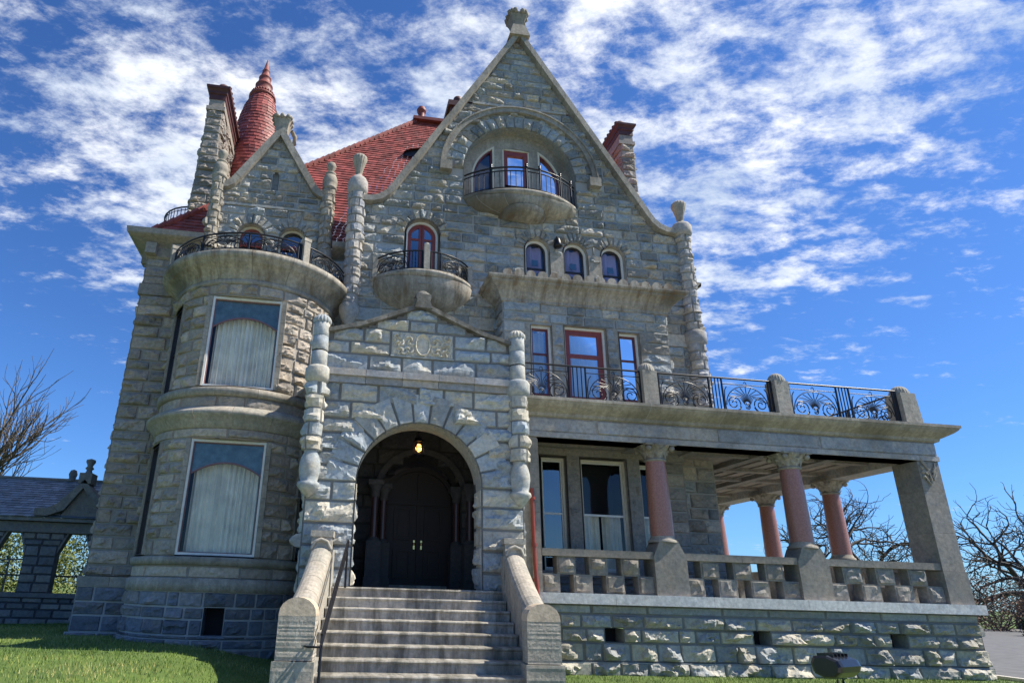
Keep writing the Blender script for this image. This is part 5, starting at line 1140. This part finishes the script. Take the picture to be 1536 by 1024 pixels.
m.add(*(lambda q: (q[0], q[1], 0, q[2]))(grass(9000, (-11, 14.8), (-3.2, 8.0), .07, .13, .006, lambda x, y: inlawn(x, y)*((np.abs(y-.9) < .12)*(x > 3.6)+(np.abs(np.hypot(x-TX, y-TY)-2.1) < .1)+(rng.uniform(0, 1, len(x)) < .25) > 0))))
tag(m.build('lawn_grass', 'grass_blade'), kind='stuff')

# ================================================================== TREES
def bare_tree(name, x, y, z, H, spread, seed, lab, grp=None, mat='dark_bark', levels=6, r0=.28, lean=0, gnarl=.35, first=.3, up=.25, nb=3, thin=.006):
    r = np.random.default_rng(seed); tr, cr_ = MB(), MB()
    def rot(v, ax, a): ax = ax/np.linalg.norm(ax); return v*cos(a)+np.cross(ax, v)*sin(a)+ax*np.dot(ax, v)*(1-cos(a))
    def grow(p, d, L, rad, lv):
        n = 5 if lv else 7; pts = [p]; dd = d
        for i in range(n):
            dd = dd+r.normal(size=3)*gnarl*.33; dd[2] += up*.10; dd /= np.linalg.norm(dd); p = p+dd*L/n; pts.append(p)
        r2 = rad*.62; (tr if lv == 0 else cr_).tube(pts, rad, 7 if lv < 2 else (4 if lv < 4 else 3), r2=max(r2, thin), tint=(r.uniform(.2, .8), .5, 0))
        if lv >= levels: return
        k = nb if lv < 5 else 2
        for j in range(k):
            t = r.uniform(.45, 1.0) if j else 1.0; q = np.array(pts[min(n, max(1, int(t*n)))]); ax = np.cross(dd, r.normal(size=3)); a = r.uniform(.35, .85)*(.6 if j == 0 else 1)*spread
            grow(q, rot(dd, ax, a), L*r.uniform(.62, .86), max(thin, rad*r.uniform(.50, .72)*(1 if j else 1.05)), lv+1)
    grow(np.array([x, y, z-.1]), np.array([lean, 0, 1.]), H*first, r0, 0)
    e = tag(empty(name, (x, y, z)), lab, 'tree', grp)
    for mb, nm in ((tr, 'trunk'), (cr_, 'crown')): o = mb.build(nm, mat, e); o.matrix_parent_inverse = Matrix.Translation((-x, -y, -z))
    return e
bare_tree('bare_tree', -19.4, 25, .3, 16, .75, 3, 'tall bare tree with fine upright twigs above the slate roof', None, 'bark', 6, .26, .06, .22, .26, .5, 3, .010)
G1 = 'gnarled bare trees beyond the veranda'
spec = [(44.5, 38, 21, 11), (49.5, 41, 20, 12), (57, 37, 19, 33), (63, 38, 22, 27), (38.5, 52, 15, 16), (31, 58, 14, 18)]
labs = ['gnarled bare tree seen between the last pink column and the corner pier', 'gnarled bare tree standing right behind the stone corner pier', 'gnarled bare tree just right of the corner pier above the hedge', 'largest gnarled bare tree at the right edge of the picture', 'small distant bare tree seen between the two pink rear columns', 'most distant bare tree low behind the rear veranda columns']
for (x, y, H, sd_), lb in zip(spec, labs): bare_tree('gnarled_tree', x, y, .2, H, 1.25, sd_, lb, G1, 'dark_bark', 6, .36, r_g if False else 0, .62, .22, .05, 3, .016)
def leafy(name, x, y, z, rx, ry, rz, n, mat, s, lab, cat, grp=None, seed=1, stems=0, trunk=True):
    r = np.random.default_rng(seed); m = MB(); nc = max(8, n//140)
    cc = r.normal(size=(nc, 3)); cc /= np.linalg.norm(cc, axis=1)[:, None]; cc *= r.uniform(.35, 1, nc)[:, None]**.5; ci = r.integers(0, nc, n)
    P_ = cc[ci]+r.normal(size=(n, 3))*.17; P_[:, 2] = np.maximum(P_[:, 2], -.95); P_ = P_*np.array([rx, ry, rz])+np.array([x, y, z+rz*.95])
    a = r.normal(size=(n, 3)); a /= np.linalg.norm(a, axis=1)[:, None]; b = np.cross(a, r.normal(size=(n, 3))); b /= np.linalg.norm(b, axis=1)[:, None]; sz = s*r.uniform(.6, 1.4, n)[:, None]
    V = np.stack([P_-a*sz, P_-b*sz*.5, P_+a*sz, P_+b*sz*.5], 1).reshape(-1, 3); T = np.zeros((n, 4, 3)); T[:, :, 0] = np.clip(r.uniform(.0, .7, nc)[ci]+r.uniform(-.1, .3, n), 0, 1)[:, None]
    m.add(V, np.arange(4*n).reshape(-1, 4), 0, T.reshape(-1, 3))
    e = tag(empty(name, (x, y, z)), lab, cat, grp); o = m.build('foliage', mat, e); inv = Matrix.Translation((-x, -y, -z)); o.matrix_parent_inverse = inv
    t = MB()
    for k in range(max(1, stems)):
        q = cc[k % nc]*np.array([rx, ry, rz])*.8+np.array([x, y, z+rz*.95]); b0 = np.array([x+r.uniform(-.1, .1)*rx*(stems > 1), y, z-.1]); md = (b0+q)/2+r.normal(size=3)*.1*rx; t.tube([b0, md, q], .04*rz if stems < 2 else .02*rz+.01, 5, r2=.012)
    o = t.build('trunk' if trunk else 'stem', 'dark_bark', e); o.matrix_parent_inverse = inv
    return e
leafy('russet_shrub', 50.5, 33, .2, 4.6, 3, 2.0, 4500, 'leaf_russet', .085, 'russet flowering shrub just beyond the corner of the stone base', 'shrub', 'russet shrubs across the drive', 21, 14, False)
leafy('russet_shrub', 60, 33.5, .2, 5, 3, 2.2, 4500, 'leaf_russet', .085, 'russet flowering shrub at the right edge behind the hedge', 'shrub', 'russet shrubs across the drive', 22, 14, False)
leafy('thicket_tree', 68, 52, .2, 14, 5, 3.2, 6000, 'leaf_dark', .11, 'dark twiggy thicket filling the background under the right bare trees', 'thicket', None, 23, 40)
leafy('thicket_tree', 40, 66, .2, 12, 5, 1.5, 4000, 'leaf_dark', .11, 'low dark thicket far behind the veranda balustrade', 'thicket', None, 24, 30)
for i, (x, y, rx, rz, mt, lb) in enumerate(((-17.5, 21, 2.6, 2.9, 'leaf_light', 'yellow green bush seen through the left arcade opening'), (-12.9, 20, 1.9, 2.4, 'leaf_light', 'yellow green bush seen through the right arcade opening'), (-23, 26, 4, 3, 'leaf_dark', 'dark bush behind the far left of the arcade'), (-10.2, 23, 2.6, 2.6, 'leaf_dark', 'dark bush behind the arcade next to the castle'))):
    leafy('bush', x, y, .2, rx, 1.8, rz*.95, 9000, mt, .07, lb, 'bush', 'bushes behind the arcade', 30+i, 10, False)
# clipped hedge beyond the drive
r = np.random.default_rng(4); n = 26000; m = MB(); t = r.uniform(0, 1, n); u = r.uniform(0, 1, n); f = r.integers(0, 3, n)
hx = 43+22*t; hy = 23.5+6*t; P_ = np.stack([hx+r.normal(size=n)*.05, hy+np.where(f == 0, 0, np.where(f == 1, u*1.5, 1.5))+r.normal(size=n)*.06, .2+np.where(f == 1, 1.0, u*1.0)+r.normal(size=n)*.05], 1)
a = r.normal(size=(n, 3)); a /= np.linalg.norm(a, axis=1)[:, None]; b = np.cross(a, r.normal(size=(n, 3))); b /= np.linalg.norm(b, axis=1)[:, None]; V = np.stack([P_-a*.07, P_-b*.04, P_+a*.07, P_+b*.04], 1).reshape(-1, 3); T = np.repeat(np.stack([r.uniform(0, .8, n)]*3, 1), 4, 0); T[:, 2] = 0
m.add(V, np.arange(4*n).reshape(-1, 4), 0, T); m.add([(43, 23.7, .1), (65, 29.7, .1), (65, 29.7, 1.1), (43, 23.7, 1.1), (43, 25, 1.1), (65, 31, 1.1)], [(0, 1, 2, 3), (3, 2, 5, 4)], 0, (0, 0, 0))
tag(m.build('hedge', 'leaf_dark'), 'low dark clipped hedge along the far side of the drive', 'hedge')

# ================================================================== FLOODLIGHT on the lawn
fx, fy, fz = 5.77, -4.45, .19
fl_ = tag(empty('floodlight', (fx, fy, fz)), 'black floodlight on a short post in the grass by the stone base', 'floodlight'); FP = Matrix.Translation((-fx, -fy, -fz))
XF[0] = turn(fx, fy, 24); XF[0][2, 3] = .19
m = MB(); W_ = .235; T_ = R_(25)
prof = [(-.13, -.03), (-.15, .03), (-.12, .095), (.0, .135), (.15, .12), (.19, .05), (.16, -.06), (.06, -.10), (-.06, -.09)]  # (y,z) body outline
rows = []
for x, s in ((-W_, .80), (-W_+.02, .95), (-W_+.06, 1), (W_-.06, 1), (W_-.02, .95), (W_, .80)): rows.append([(x, y*s, .80+z*s) for y, z in prof+[prof[0]]])
m.add(np.array(rows), grid(len(prof)+1, 6), 0, (.5, .5, 0), False)
for rr in (rows[0], rows[-1]): q = np.array(rr); m.add(np.concatenate([q, [q.mean(0)]]), np.array([(i, i+1, len(q)) for i in range(len(q)-1)]))
for x in np.linspace(-.15, .15, 5): m.box(x-.006, x+.006, -.05, .13, .92, .95)
o = m.build('housing', 'black_plastic', fl_); o.matrix_parent_inverse = FP
m = MB(); m.box(-W_+.03, W_-.03, .155, .172, .76, .90); o = m.build('lens', 'glass_lens', fl_); o.matrix_parent_inverse = FP
m = MB(); m.tube([(-.06, 0, .72), (-.06, 0, .64), (0, 0, .62), (.06, 0, .64), (.06, 0, .72)], .018, 6); m.lathe([(.05, .0), (.045, .02), (.03, .04), (.03, .55), (.045, .57), (.045, .63), (0, .64)], 0, 0, 14); o = m.build('post', 'black_plastic', fl_); o.matrix_parent_inverse = FP
XF[0] = None
